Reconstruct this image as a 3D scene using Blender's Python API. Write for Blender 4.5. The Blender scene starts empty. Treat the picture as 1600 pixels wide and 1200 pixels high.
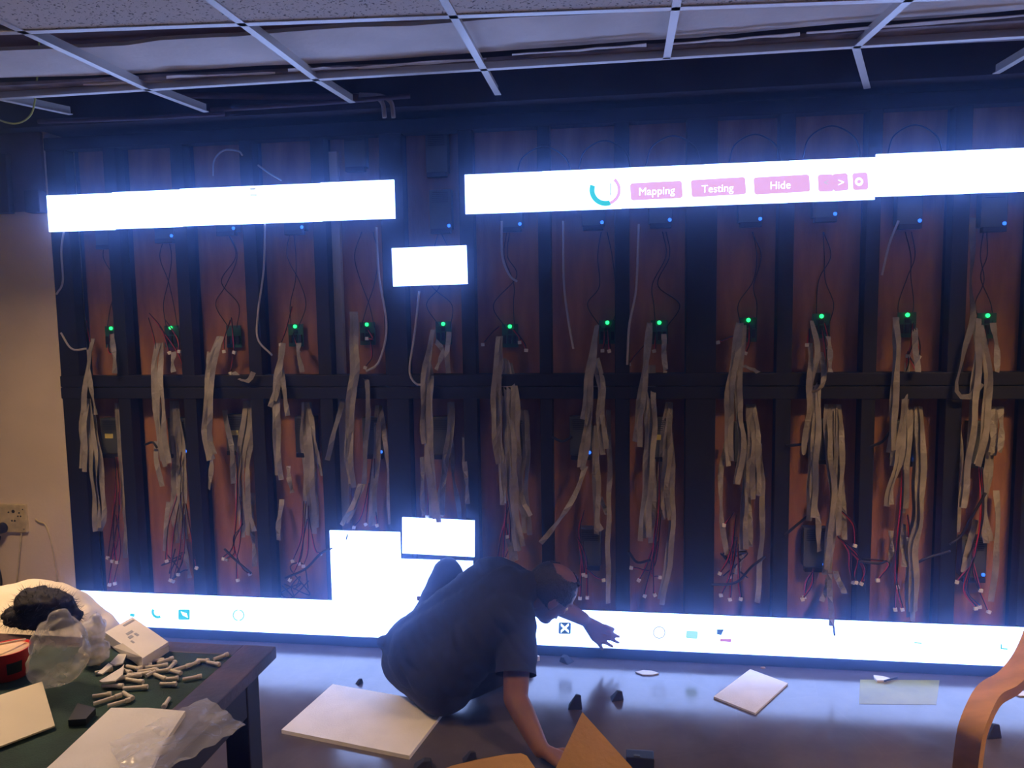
import bpy, bmesh, math, random
from mathutils import Vector, Matrix, noise, Quaternion
R = random.Random(7)
scn = bpy.context.scene
COL = scn.collection

# ------------------------------------------------------------------ camera
F, CX, CY, CZ, YAW, PIT, ROL = 1201.45, .956, -3.1893, 1.4778, .14191, .09361, -.01566
_d = Vector((-math.sin(YAW)*math.cos(PIT), math.cos(YAW)*math.cos(PIT), -math.sin(PIT)))
_r = Vector((math.cos(YAW), math.sin(YAW), 0)); _u = _r.cross(_d)
CR = math.cos(ROL)*_r + math.sin(ROL)*_u
CU = -math.sin(ROL)*_r + math.cos(ROL)*_u
CAMP = Vector((CX, CY, CZ))
cam = bpy.data.cameras.new('camera'); cam.sensor_width = 36; cam.lens = F/1600*36
cam.clip_start = .02
co = bpy.data.objects.new('camera', cam); COL.objects.link(co)
co.matrix_world = Matrix(((CR.x, CU.x, -_d.x, CX), (CR.y, CU.y, -_d.y, CY), (CR.z, CU.z, -_d.z, CZ), (0, 0, 0, 1)))
scn.camera = co
def at(u, v, axis, val):
    """point on the plane axis=val seen at photo pixel (u, v)"""
    d = _d + CR*((u-800)/F) - CU*((v-600)/F)
    return CAMP + d*((val-CAMP[axis])/d[axis])

# ------------------------------------------------------------------ world, exposure
w = bpy.data.worlds.new('world'); scn.world = w; w.use_nodes = True
w.node_tree.nodes['Background'].inputs[0].default_value = (.30, .38, .75, 1)
w.node_tree.nodes['Background'].inputs[1].default_value = .03
scn.view_settings.view_transform = 'Standard'; scn.view_settings.look = 'None'
scn.view_settings.gamma = 1; scn.view_settings.use_curve_mapping = False
scn.view_settings.exposure = -0.22
LED_POWER = 8.2
WARM_LEFT, WARM_RIGHT = 88.0, 155.0
BLOOM_DENSITY = .080  # density of the volume added for bloom

# ------------------------------------------------------------------ materials
def newmat(name):
    m = bpy.data.materials.new(name); m.use_nodes = True
    nt = m.node_tree; return m, nt, nt.nodes['Principled BSDF']
def mat(name, col, rough=.6, metal=0, var=0, scale=8, bump=0, bscale=40, col2=None, stretch=None, **kw):
    m, nt, b = newmat(name)
    b.inputs['Base Color'].default_value = (*col, 1); b.inputs['Roughness'].default_value = rough
    b.inputs['Metallic'].default_value = metal
    for k, v in kw.items(): b.inputs[k.replace('_', ' ')].default_value = v
    tc = nt.nodes.new('ShaderNodeTexCoord'); mp = nt.nodes.new('ShaderNodeMapping')
    nt.links.new(tc.outputs['Object'], mp.inputs[0])
    if stretch: mp.inputs['Scale'].default_value = stretch
    if var or col2:
        n = nt.nodes.new('ShaderNodeTexNoise'); n.inputs['Scale'].default_value = scale; n.inputs['Detail'].default_value = 5
        nt.links.new(mp.outputs[0], n.inputs[0])
        cr = nt.nodes.new('ShaderNodeValToRGB')
        c2 = col2 or tuple(max(0, c*(1-var)) for c in col); c1 = col if col2 else tuple(min(1, c*(1+var*.5)) for c in col)
        cr.color_ramp.elements[0].position = .36; cr.color_ramp.elements[1].position = .64
        cr.color_ramp.elements[0].color = (*c2, 1); cr.color_ramp.elements[1].color = (*c1, 1)
        nt.links.new(n.outputs[0], cr.inputs[0]); nt.links.new(cr.outputs[0], b.inputs['Base Color'])
    if bump:
        n2 = nt.nodes.new('ShaderNodeTexNoise'); n2.inputs['Scale'].default_value = bscale; n2.inputs['Detail'].default_value = 4
        nt.links.new(mp.outputs[0], n2.inputs[0])
        bp = nt.nodes.new('ShaderNodeBump'); bp.inputs['Strength'].default_value = bump; bp.inputs['Distance'].default_value = .01
        nt.links.new(n2.outputs[0], bp.inputs['Height']); nt.links.new(bp.outputs[0], b.inputs['Normal'])
    return m
def emit(name, col, s):
    m, nt, b = newmat(name)
    b.inputs['Base Color'].default_value = (.02, .02, .02, 1)
    b.inputs['Emission Color'].default_value = (*col, 1); b.inputs['Emission Strength'].default_value = s
    return m
def clear(name, col, alpha, rough=.15, scale=30, bump=.4):
    """thin crumpled plastic film"""
    m, nt, b = newmat(name)
    b.inputs['Base Color'].default_value = (*col, 1); b.inputs['Roughness'].default_value = rough
    b.inputs['Alpha'].default_value = alpha
    tc = nt.nodes.new('ShaderNodeTexCoord'); n = nt.nodes.new('ShaderNodeTexNoise'); n.inputs['Scale'].default_value = scale
    nt.links.new(tc.outputs['Object'], n.inputs[0])
    mr = nt.nodes.new('ShaderNodeMapRange'); mr.inputs['From Min'].default_value = .35; mr.inputs['From Max'].default_value = .7
    mr.inputs['To Min'].default_value = alpha*.6; mr.inputs['To Max'].default_value = min(1, alpha*1.5)
    nt.links.new(n.outputs[0], mr.inputs[0]); nt.links.new(mr.outputs[0], b.inputs['Alpha'])
    bp = nt.nodes.new('ShaderNodeBump'); bp.inputs['Strength'].default_value = bump; bp.inputs['Distance'].default_value = .01
    nt.links.new(n.outputs[0], bp.inputs['Height']); nt.links.new(bp.outputs[0], b.inputs['Normal'])
    return m
M = {}
M['led'] = emit('led_white', (.29, .43, 1.0), LED_POWER)
M['pink'] = emit('screen_pink', (1, .50, .80), 1.0)
M['teal'] = emit('screen_teal', (.02, .75, .62), .9)
M['green'] = emit('screen_green', (.45, 1, .72), .95)
M['navy'] = emit('screen_navy', (.03, .10, .16), .8)
M['grey'] = emit('screen_grey', (.75, .8, .85), .85)
M['red'] = emit('screen_red', (.8, .18, .30), .8)
M['black_plastic'] = mat('black_plastic', (.012, .013, .016), .45)
M['black_metal'] = mat('black_painted_steel', (.007, .008, .012), .6, 0, var=.4, scale=6, bump=.1)
M['ply'] = mat('brown_plywood', (.46, .215, .105), .65, col2=(.29, .12, .065), scale=3, stretch=(5, 5, 1), bump=.15, bscale=30)
M['plaster'] = mat('cream_plaster', (.80, .68, .58), .85, var=.10, scale=3, bump=.15, bscale=60)
M['plum'] = mat('dark_plum', (.10, .07, .11), .6, var=.3, scale=5)
M['dark_paint'] = mat('dark_paint', (.045, .045, .07), .75, var=.3, scale=4, bump=.2)
M['slab'] = mat('brown_slab', (.17, .10, .10), .85, var=.25, scale=5, bump=.3)
M['white_board'] = mat('white_plaster_board', (.86, .84, .86), .8, var=.10, scale=4, bump=.15)
M['broken_edge'] = mat('grey_broken_board', (.30, .26, .30), .85, var=.4, scale=9, bump=.3)
M['tee'] = mat('white_tee_metal', (.78, .78, .80), .35, .2)
M['lamp_metal'] = mat('grey_lamp_metal', (.20, .20, .21), .5, .3)
M['room_wall'] = mat('room_wall_paint', (.42, .38, .36), .85, var=.1)
M['ribbon'] = mat('grey_ribbon_cable', (.36, .335, .31), .5, var=.3, scale=14)
M['ribbon_dark'] = mat('dark_grey_ribbon', (.20, .195, .21), .5, var=.25, scale=14)
M['wire_red'] = mat('red_wire', (.62, .03, .05), .4)
M['wire_black'] = mat('black_wire', (.012, .011, .014), .45)
M['wire_white'] = mat('pale_wire', (.55, .52, .50), .5)
M['wire_yellow'] = mat('yellow_green_wire', (.62, .66, .16), .45)
M['conn'] = mat('white_connector', (.85, .82, .75), .45)
M['psu'] = mat('grey_green_steel', (.10, .115, .11), .5, .3, var=.2)
M['psu_label'] = mat('yellow_label', (.75, .65, .20), .6)
M['pcb'] = mat('green_circuit_board', (.03, .13, .08), .4)
M['led_green'] = emit('led_green', (.02, 1, .22), 3)
M['led_blue'] = emit('led_blue', (.03, .16, 1), 2.5)
M['trunk'] = mat('white_trunking', (.75, .68, .60), .5)
M['socket'] = mat('cream_socket', (.66, .56, .36), .5, var=.2, scale=30)
M['dark_hole'] = mat('dark_hole', (.02, .015, .012), .8)
M['foam'] = mat('white_foam', (.84, .82, .78), .7, var=.06, scale=10, bump=.2, bscale=150)
M['foam_black'] = mat('black_foam', (.012, .012, .014), .8, bump=.3, bscale=150)
M['paper'] = mat('white_paper', (.80, .76, .70), .7, var=.08, scale=12)
M['cream_card'] = mat('cream_card', (.82, .74, .55), .6, var=.05)
M['cardboard'] = mat('brown_cardboard', (.46, .265, .12), .75, var=.12, scale=5, bump=.15, bscale=60)
M['old_wood'] = mat('worn_dark_wood', (.026, .025, .036), .40, col2=(.11, .06, .052), scale=7, stretch=(1, 1, 1), bump=.2)
M['table_leg'] = mat('dark_table_wood', (.018, .016, .022), .55, var=.3)
M['baize'] = mat('dark_green_cloth', (.018, .055, .042), .85, var=.3, scale=14, bump=.3, bscale=300)
M['bent_wood'] = mat('bent_birch', (.36, .195, .09), .38, var=.18, scale=5, stretch=(1, 8, 8))
M['cushion'] = mat('chair_fabric', (.30, .22, .16), .9, var=.2, bump=.3, bscale=200)
M['cup_red'] = mat('red_cup', (.72, .03, .03), .35)
M['cup_in'] = mat('cup_cream', (.82, .60, .38), .6)
M['peg'] = mat('off_white_plastic_peg', (.70, .64, .54), .45, var=.1)
M['ink'] = mat('grey_ink', (.32, .33, .38), .7)
M['sack'] = mat('white_sack', (.78, .70, .56), .8, var=.08, scale=6, bump=.25, bscale=25)
M['fluff'] = mat('black_fluff', (.010, .009, .012), .8, var=.3)
M['bag'] = clear('clear_bag', (.80, .78, .76), .34, rough=.2, scale=18)
M['bag_white'] = clear('milky_bag', (.85, .86, .92), .62)
M['film'] = clear('clear_film', (.75, .76, .82), .30, rough=.10, scale=16, bump=.7)
M['gold'] = mat('brass_bits', (.75, .62, .35), .4, .4)
M['skin'] = mat('skin', (.20, .088, .062), .55, var=.12, scale=10, bump=.08, bscale=80)
M['hair'] = mat('black_hair', (.010, .009, .011), .55, var=.4, scale=60, bump=.5, bscale=160)
M['shirt'] = mat('navy_tshirt', (.010, .014, .028), .85, var=.25, scale=5, bump=.25, bscale=25)
M['trousers'] = mat('dark_trousers', (.014, .017, .028), .85, var=.25, scale=6, bump=.25, bscale=30)
M['lamp'] = emit('warm_diffuser', (1.0, .68, .41), WARM_LEFT)
M['lamp_r'] = emit('warm_diffuser_strong', (1.0, .64, .34), WARM_RIGHT)

def tile_mat():
    m, nt, b = newmat('mineral_tile'); b.inputs['Roughness'].default_value = .9
    tc = nt.nodes.new('ShaderNodeTexCoord'); v = nt.nodes.new('ShaderNodeTexVoronoi'); v.inputs['Scale'].default_value = 85
    n = nt.nodes.new('ShaderNodeTexNoise'); n.inputs['Scale'].default_value = 45
    nt.links.new(tc.outputs['Object'], n.inputs[0])
    mx = nt.nodes.new('ShaderNodeMix'); mx.data_type = 'VECTOR'; mx.inputs[0].default_value = .03
    nt.links.new(tc.outputs['Object'], mx.inputs[4]); nt.links.new(n.outputs[1], mx.inputs[5]); nt.links.new(mx.outputs[1], v.inputs[0])
    cr = nt.nodes.new('ShaderNodeValToRGB'); e = cr.color_ramp.elements
    e[0].position = .14; e[0].color = (.16, .15, .17, 1); e[1].position = .34; e[1].color = (.82, .80, .82, 1)
    nt.links.new(v.outputs[0], cr.inputs[0]); nt.links.new(cr.outputs[0], b.inputs['Base Color'])
    bp = nt.nodes.new('ShaderNodeBump'); bp.inputs['Strength'].default_value = .5; bp.inputs['Distance'].default_value = .01
    nt.links.new(cr.outputs[0], bp.inputs['Height']); nt.links.new(bp.outputs[0], b.inputs['Normal'])
    return m
M['tile'] = tile_mat()
def floor_mat():
    m, nt, b = newmat('grey_floor')
    tc = nt.nodes.new('ShaderNodeTexCoord')
    n = nt.nodes.new('ShaderNodeTexNoise'); n.inputs['Scale'].default_value = 3.5; n.inputs['Detail'].default_value = 8; n.inputs['Roughness'].default_value = .65
    nt.links.new(tc.outputs['Object'], n.inputs[0])
    cr = nt.nodes.new('ShaderNodeValToRGB'); e = cr.color_ramp.elements
    e[0].position = .3; e[0].color = (.060, .054, .068, 1); e[1].position = .72; e[1].color = (.125, .112, .132, 1)
    vo = nt.nodes.new('ShaderNodeTexVoronoi'); vo.feature = 'DISTANCE_TO_EDGE'; vo.inputs['Scale'].default_value = 2.3
    nt.links.new(tc.outputs['Object'], vo.inputs[0])
    vr = nt.nodes.new('ShaderNodeMapRange'); vr.inputs['From Max'].default_value = .006; vr.inputs['To Min'].default_value = .06; vr.inputs['To Max'].default_value = 0
    nt.links.new(vo.outputs[0], vr.inputs[0])
    mx = nt.nodes.new('ShaderNodeMix'); mx.data_type = 'RGBA'; mx.inputs[7].default_value = (.30, .28, .31, 1)
    nt.links.new(vr.outputs[0], mx.inputs[0]); nt.links.new(cr.outputs[0], mx.inputs[6])
    nt.links.new(n.outputs[0], cr.inputs[0]); nt.links.new(mx.outputs[2], b.inputs['Base Color'])
    mr = nt.nodes.new('ShaderNodeMapRange'); mr.inputs['To Min'].default_value = .10; mr.inputs['To Max'].default_value = .26
    b.inputs['Specular IOR Level'].default_value = .8
    n2 = nt.nodes.new('ShaderNodeTexNoise'); n2.inputs['Scale'].default_value = 9; n2.inputs['Detail'].default_value = 6
    nt.links.new(tc.outputs['Object'], n2.inputs[0]); nt.links.new(n2.outputs[0], mr.inputs[0]); nt.links.new(mr.outputs[0], b.inputs['Roughness'])
    return m
M['floor'] = floor_mat()
M['yellow_reflection'] = mat('yellow_reflection_paint', (.26, .25, .04), .3, var=.2, scale=9)  # reflected screen yellow put into the base colour

# ------------------------------------------------------------------ helpers
def link(name, me, m, parent=None, smooth=False):
    o = bpy.data.objects.new(name, me); COL.objects.link(o)
    if m is not None:
        if not isinstance(m, (list, tuple)): m = [m]
        if not me.materials:
            for x in m: me.materials.append(M[x] if isinstance(x, str) else x)
    if smooth: me.polygons.foreach_set('use_smooth', [True]*len(me.polygons))
    if parent: o.parent = parent
    return o
def tag(o, label, cat, group=None, kind=None):
    o['label'] = label; o['category'] = cat
    if group: o['group'] = group
    if kind: o['kind'] = kind
    return o
def struct(o, label=None, cat=None):
    o['kind'] = 'structure'
    if label: o['label'] = label
    if cat: o['category'] = cat
    return o
def empty(name, loc=(0, 0, 0)):
    o = bpy.data.objects.new(name, None); COL.objects.link(o); o.location = loc; o.empty_display_size = .05
    return o
def bm_mesh(bm, name='mesh'):
    me = bpy.data.meshes.new(name); bm.normal_update(); bm.to_mesh(me); bm.free(); return me
def box(bm, c, s, rot=None):
    mtx = Matrix.Translation(Vector(c))
    if rot is not None: mtx = mtx @ rot
    r = bmesh.ops.create_cube(bm, size=1, matrix=mtx @ Matrix.Diagonal((*s, 1)))
    return r['verts']
def bevel(bm, off=.004, seg=2):
    bmesh.ops.bevel(bm, geom=[e for e in bm.edges], offset=off, segments=seg, affect='EDGES', profile=.6)
def boxo(name, c, s, m, parent=None, rot=None, bev=0, local=False):
    """box object; mesh centred at its own origin, placed at c (relative to parent location when local)"""
    bm = bmesh.new(); box(bm, (0, 0, 0), s)
    if bev: bevel(bm, bev)
    o = link(name, bm_mesh(bm, name), m, parent)
    p = Vector(c)
    if parent is not None and not local: p = p - parent.location
    o.location = p
    if rot is not None: o.rotation_euler = rot
    return o
def catmull(P, n):
    P = [Vector(p) for p in P]
    if len(P) == 2: return [P[0].lerp(P[1], i/(n-1)) for i in range(n)]
    Q = [2*P[0]-P[1]] + P + [2*P[-1]-P[-2]]
    L = [0]
    for a, b in zip(P, P[1:]): L.append(L[-1]+(b-a).length)
    out = []
    for i in range(n):
        s = L[-1]*i/(n-1); k = 0
        while k < len(P)-2 and L[k+1] < s: k += 1
        t = (s-L[k])/max(1e-6, L[k+1]-L[k])
        p0, p1, p2, p3 = Q[k:k+4]
        out.append(.5*((2*p1)+(-p0+p2)*t+(2*p0-5*p1+4*p2-p3)*t*t+(-p0+3*p1-3*p2+p3)*t**3))
    return out
def tube(bm, P, r, sides=6, n=None, r2=None):
    pts = catmull(P, n or max(4, 6*len(P))); N = len(pts)
    ref = Vector((0, 1, .01)); rings = []
    for i, p in enumerate(pts):
        t = (pts[min(i+1, N-1)]-pts[max(i-1, 0)]).normalized()
        a = t.cross(ref)
        if a.length < .05: a = t.cross(Vector((1, 0, 0)))
        a.normalize(); b = t.cross(a); rr = r if r2 is None else r+(r2-r)*i/(N-1)
        rings.append([bm.verts.new(p+(a*math.cos(2*math.pi*k/sides)+b*math.sin(2*math.pi*k/sides))*rr) for k in range(sides)])
    for A, B in zip(rings, rings[1:]):
        for k in range(sides): bm.faces.new((A[k], A[(k+1) % sides], B[(k+1) % sides], B[k]))
    bm.faces.new(rings[0][::-1]); bm.faces.new(rings[-1])
def tubeo(name, P, r, m, parent=None, sides=6, n=None, r2=None):
    o0 = parent.location if parent is not None else Vector(P[0])
    bm = bmesh.new(); tube(bm, [Vector(p)-o0 for p in P], r, sides, n, r2)
    bmesh.ops.recalc_face_normals(bm, faces=bm.faces)
    o = link(name, bm_mesh(bm, name), m, parent, True)
    if parent is None: o.location = o0
    return o
def sweep_strip(bm, pts, width, thick, wdirs):
    rings = []; N = len(pts)
    for i, p in enumerate(pts):
        t = (pts[min(i+1, N-1)]-pts[max(i-1, 0)]).normalized()
        wv = wdirs[i]; wv = (wv-t*wv.dot(t)).normalized(); nv = t.cross(wv)
        a, b = wv*width/2, nv*thick/2
        rings.append([bm.verts.new(p+q) for q in (-a-b, a-b, a+b, -a+b)])
    for A, B in zip(rings, rings[1:]):
        for k in range(4): bm.faces.new((A[k], A[(k+1) % 4], B[(k+1) % 4], B[k]))
    bm.faces.new(rings[0][::-1]); bm.faces.new(rings[-1])
    bmesh.ops.recalc_face_normals(bm, faces=bm.faces)
def poly_prism(bm, pts, d):
    """polygon pts extruded by vector d"""
    d = Vector(d); n = len(pts)
    a = [bm.verts.new(p) for p in pts]; b = [bm.verts.new(Vector(p)+d) for p in pts]
    bm.faces.new(a); bm.faces.new(b[::-1])
    for i in range(n): bm.faces.new((a[i], b[i], b[(i+1) % n], a[(i+1) % n]))
    bmesh.ops.recalc_face_normals(bm, faces=bm.faces)
def prismo(name, pts, d, m, parent=None):
    o0 = parent.location if parent is not None else sum((Vector(p) for p in pts), Vector())/len(pts)
    bm = bmesh.new(); poly_prism(bm, [Vector(p)-o0 for p in pts], d)
    o = link(name, bm_mesh(bm, name), m, parent)
    if parent is None: o.location = o0
    return o
def lathe(bm, prof, segs=24, c=(0, 0, 0)):
    rings = []; c = Vector(c)
    for r, z in prof:
        rings.append([bm.verts.new(c+Vector((r*math.cos(2*math.pi*k/segs), r*math.sin(2*math.pi*k/segs), z))) for k in range(segs)])
    for A, B in zip(rings, rings[1:]):
        for k in range(segs): bm.faces.new((A[k], A[(k+1) % segs], B[(k+1) % segs], B[k]))
    return rings
def capsule(bm, a, b, ra, rb, seg=14):
    a, b = Vector(a), Vector(b); d = b-a; L = d.length
    q = Vector((0, 0, 1)).rotation_difference(d).to_matrix().to_4x4() if L > 1e-6 else Matrix()
    mt = Matrix.Translation(a) @ q
    prof = []
    for i in range(7):
        t = -math.pi/2 + (math.pi/2)*i/6; prof.append((max(1e-4, ra*math.cos(t)), ra*math.sin(t)))
    for i in range(7):
        t = (math.pi/2)*i/6; prof.append((max(1e-4, rb*math.cos(t)), L+rb*math.sin(t)))
    b2 = bmesh.new(); rg = lathe(b2, prof, seg); b2.faces.new(rg[0][::-1]); b2.faces.new(rg[-1])
    bmesh.ops.transform(b2, matrix=mt, verts=b2.verts)
    me = bpy.data.meshes.new('t'); b2.to_mesh(me); b2.free(); bm.from_mesh(me); bpy.data.meshes.remove(me)
def ellipsoid(bm, c, rad, rot=None, sub=3):
    mt = Matrix.Translation(Vector(c))
    if rot is not None: mt = mt @ rot.to_4x4()
    bmesh.ops.create_icosphere(bm, subdivisions=sub, radius=1, matrix=mt @ Matrix.Diagonal((*rad, 1)))
def remesh(bm, voxel, smooth=6, fac=.5):
    bmesh.ops.recalc_face_normals(bm, faces=bm.faces)
    me = bm_mesh(bm, 'pre'); o = bpy.data.objects.new('tmp', me); COL.objects.link(o)
    md = o.modifiers.new('r', 'REMESH'); md.mode = 'VOXEL'; md.voxel_size = voxel; md.use_smooth_shade = True
    if smooth:
        ms = o.modifiers.new('s', 'SMOOTH'); ms.factor = fac; ms.iterations = smooth
    dg = bpy.context.evaluated_depsgraph_get(); dg.update()
    out = bpy.data.meshes.new_from_object(o.evaluated_get(dg))
    bpy.data.objects.remove(o); bpy.data.meshes.remove(me)
    out.materials.clear()
    return out
def recentre(me, c):
    me.transform(Matrix.Translation(-Vector(c)))
ORD = ['first', 'second', 'third', 'fourth', 'fifth', 'sixth', 'seventh', 'eighth', 'ninth', 'tenth', 'eleventh', 'twelfth', 'thirteenth']

# ------------------------------------------------------------------ room shell
XL, XR, YF, ZC = -2.9, 4.6, -6.2, 2.62
struct(boxo('floor', ((XL+XR)/2, (YF+.3)/2, -.05), (XR-XL, .3-YF, .1), 'floor'), 'glossy grey stained floor reflecting the lit screens', 'floor')
struct(boxo('wall_back', ((XL+XR)/2, .25, 1.31), (XR-XL, .1, 2.62), 'dark_paint'), 'dark wall behind the screen frame', 'wall')
wl = struct(boxo('wall_back_left', ((XL-1.592)/2, .10, 1.155), (-1.592-XL, .19, 2.31), 'plaster'), 'cream plastered wall beside the black frame', 'wall')
struct(boxo('wall_left', (XL-.05, (YF+.3)/2, 1.31), (.1, .3-YF, 2.62), 'room_wall'), 'plain side wall on the left of the room', 'wall')
struct(boxo('wall_right', (XR+.05, (YF+.3)/2, 1.31), (.1, .3-YF, 2.62), 'room_wall'), 'plain side wall on the right of the room', 'wall')
struct(boxo('wall_front', ((XL+XR)/2, YF-.05, 1.31), (XR-XL, .1, 2.62), 'room_wall'), 'plain wall behind the viewer', 'wall')
ceil = struct(boxo('ceiling', ((XL+XR)/2, (YF+.3)/2, ZC+.05), (XR-XL, .3-YF, .1), 'slab'), 'brown slab above the half dismantled tile ceiling', 'ceiling')
struct(boxo('trim_1', ((XL+XR)/2, .08, 2.465), (XR-XL, .30, .305), 'dark_paint'), 'dark beam over the screen frame', 'beam')
struct(boxo('trim_2', ((XL-1.60)/2, -.003, 2.135), (-1.60-XL, .016, .345), 'plum'), 'dark plum band on top of the cream wall', 'trim')  # thin dark sheet covering the top of the cream wall
# ceiling grid at z 2.30
ZG = 2.30
bars_x = [-2.56, -1.95, -1.35, -.744, -.104, .495, 1.106, 1.715, 2.33, 2.94, 3.55, 4.16]
def l2(x): return -1.045+.088*x
def bar(a, b, name='grid_bar', wid=.024):
    a, b = Vector(a), Vector(b); d = b-a; L = d.length
    bm = bmesh.new(); box(bm, (0, 0, 0), (L, wid, .003)); box(bm, (0, 0, .016), (L, .003, .03))
    o = link(name, bm_mesh(bm), 'tee', ceil)
    o.location = (a+b)/2-ceil.location; o.rotation_euler = (0, -math.asin(d.z/L), math.atan2(d.y, d.x))
    return o
bar((XL+.01, -.525, ZG), (XR-.01, -.52, ZG))
for i, (a, b) in enumerate(zip(bars_x, bars_x[1:])): pass
bar((XL+.01, l2(XL), ZG), (3.6, l2(3.6), ZG))
for k in (1, 2, 3, 4, 5):
    bar((XL+.01, l2(XL)-.6*k, ZG), (XR-.01, l2(XR)-.6*k, ZG))
ends = {-.744: (-.70, -.20, ZG), -.104: (-.08, -.215, ZG), .495: (.494, -.21, ZG), -1.35: (-1.30, -.2, ZG+.02)}
for x in bars_x:
    far = ends.get(x, (x, -.52, ZG))
    x0 = x
    if abs(x-1.715) < .01:
        bar((1.728, -5., ZG), (1.728, -.892, ZG)); bar((1.728, -.892, ZG), (1.70, -.515, ZG)); bar((1.70, -.515, ZG), tuple(at(1355, 138, 2, ZG)))
        continue
    if abs(x-2.33) < .01:
        bar((2.33, -5., ZG), (2.33, -.52, ZG)); bar(at(1640, 66, 2, ZG), at(1556, 115, 2, ZG)); continue
    bar((x0, -5., ZG), (x0, -.52, ZG)); 
    if far[1] > -.5: bar((x0, -.52, ZG), far)
LEFT_LIGHT, RIGHT_LIGHT = (2, 0), (8, 1)
lights = []
for i in range(len(bars_x)-1):
    for k in range(5):
        x0, x1 = bars_x[i]+.004, bars_x[i+1]-.004
        if (i, k) in (LEFT_LIGHT, RIGHT_LIGHT): lights.append((i, k)); continue
        P = [(x0, l2(x0)-.6*(k+1)+.004, ZG+.003), (x1, l2(x1)-.6*(k+1)+.004, ZG+.003), (x1, l2(x1)-.6*k-.004, ZG+.003), (x0, l2(x0)-.6*k-.004, ZG+.003)]
        o = prismo('ceiling_tile', P, (0, 0, .014), 'tile', ceil)
# light panels
def lamp_panel(i, k, label, mname, deep):
    x0, x1 = bars_x[i]+.02, bars_x[i+1]-.02; xm = (x0+x1)/2; ym = l2(xm)-.6*k-.3
    t = empty('ceiling_light', (xm, ym, ZG+.02)); tag(t, label, 'ceiling light')
    hw, hd = (x1-x0)/2, .27; rz = math.atan(.088)
    t.rotation_euler = (0, 0, rz)
    bm = bmesh.new()
    for sx in (-1, 1): box(bm, (sx*(hw-.015), 0, 0), (.03, 2*hd, .02))
    for sy in (-1, 1): box(bm, (0, sy*(hd-.015), 0), (2*hw-.06, .03, .02))
    for sx in (-1, 1): box(bm, (sx*(hw-.004), 0, (deep+.025)/2), (.008, 2*hd, deep+.02))
    for sy in (-1, 1): box(bm, (0, sy*(hd-.004), (deep+.025)/2), (2*hw-.016, .008, deep+.02))
    box(bm, (0, 0, deep+.025), (2*hw, 2*hd, .008))
    link('lamp_housing', bm_mesh(bm), 'lamp_metal', t)
    bm = bmesh.new(); box(bm, (0, 0, deep), (2*hw-.03, 2*hd-.03, .008))
    link('diffuser', bm_mesh(bm), mname, t)
lamp_panel(*LEFT_LIGHT, 'warm square ceiling light at the edge of the tiles near the cream wall', 'lamp', .26)
lamp_panel(*RIGHT_LIGHT, 'warm square ceiling light in the tiles above the wooden chair side', 'lamp_r', .26)
# torn plaster board lying above the grid, with a ragged edge
near = [(-260, 92), (-120, 84), (0, 79), (90, 77), (140, 74), (200, 71), (250, 64), (300, 60), (372, 58), (450, 50), (500, 47), (560, 43), (640, 41), (700, 35), (800, 28), (900, 24), (1000, 18), (1150, 6), (1300, -8), (1500, -26), (1750, -50)]
farp = [(1750, 4), (1600, 14), (1480, 27), (1400, 33), (1310, 38), (1200, 48), (1090, 58), (1000, 64), (900, 71), (800, 78), (700, 86), (600, 93), (480, 101), (400, 104), (280, 112), (200, 115), (120, 119), (0, 122), (-120, 129), (-260, 138)]
ZB = 2.345
pts = [at(u, v+R.uniform(-1.2, 1.2), 2, ZB) for u, v in near] + [at(u, v+R.uniform(-1.2, 1.2), 2, ZB) for u, v in farp]
o = prismo('plaster_board', pts, (0, 0, .012), 'white_board'); tag(o, 'torn white plaster board lying above the open ceiling grid', 'board')
# broken strip next to the front bar
near = [(-260, 150), (0, 133), (120, 128), (250, 122), (380, 116), (520, 108), (640, 102), (800, 92), (1000, 76), (1200, 62), (1400, 46), (1600, 32), (1750, 20)]
farp = [(1750, 56), (1600, 63), (1200, 82), (800, 103), (400, 131), (0, 154), (-260, 172)]
ZB = 2.325
pts = [at(u, v+R.uniform(-2, 2), 2, ZB) for u, v in near] + [at(u, v, 2, ZB) for u, v in farp]
o = prismo('broken_ceiling_strip', pts, (0, 0, .012), 'broken_edge'); tag(o, 'ragged grey board strip resting along the front grid bar', 'board')
# torn white paper edges on the broken strip
for j, (a, b) in enumerate([((130, 132), (300, 128)), ((260, 121), (430, 114)), ((450, 110), (560, 106)), ((560, 107), (760, 92)), ((800, 86), (1010, 71)), ((1040, 70), (1250, 54)), ((1260, 52), (1600, 25))]):
    n = 9; up, lo = [], []
    for q in range(n):
        u = a[0]+(b[0]-a[0])*q/(n-1); v = a[1]+(b[1]-a[1])*q/(n-1)
        up.append(at(u, v-R.uniform(.5, 3.), 2, 2.322)); lo.append(at(u, v+R.uniform(.5, 2.5), 2, 2.322))
    o = prismo('torn_paper_edge', up+lo[::-1], (0, 0, .0025), 'white_board')
    tag(o, 'thin torn white paper strip along the ragged ceiling board', 'paper strip', 'torn paper strips on the ceiling edge')
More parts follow.
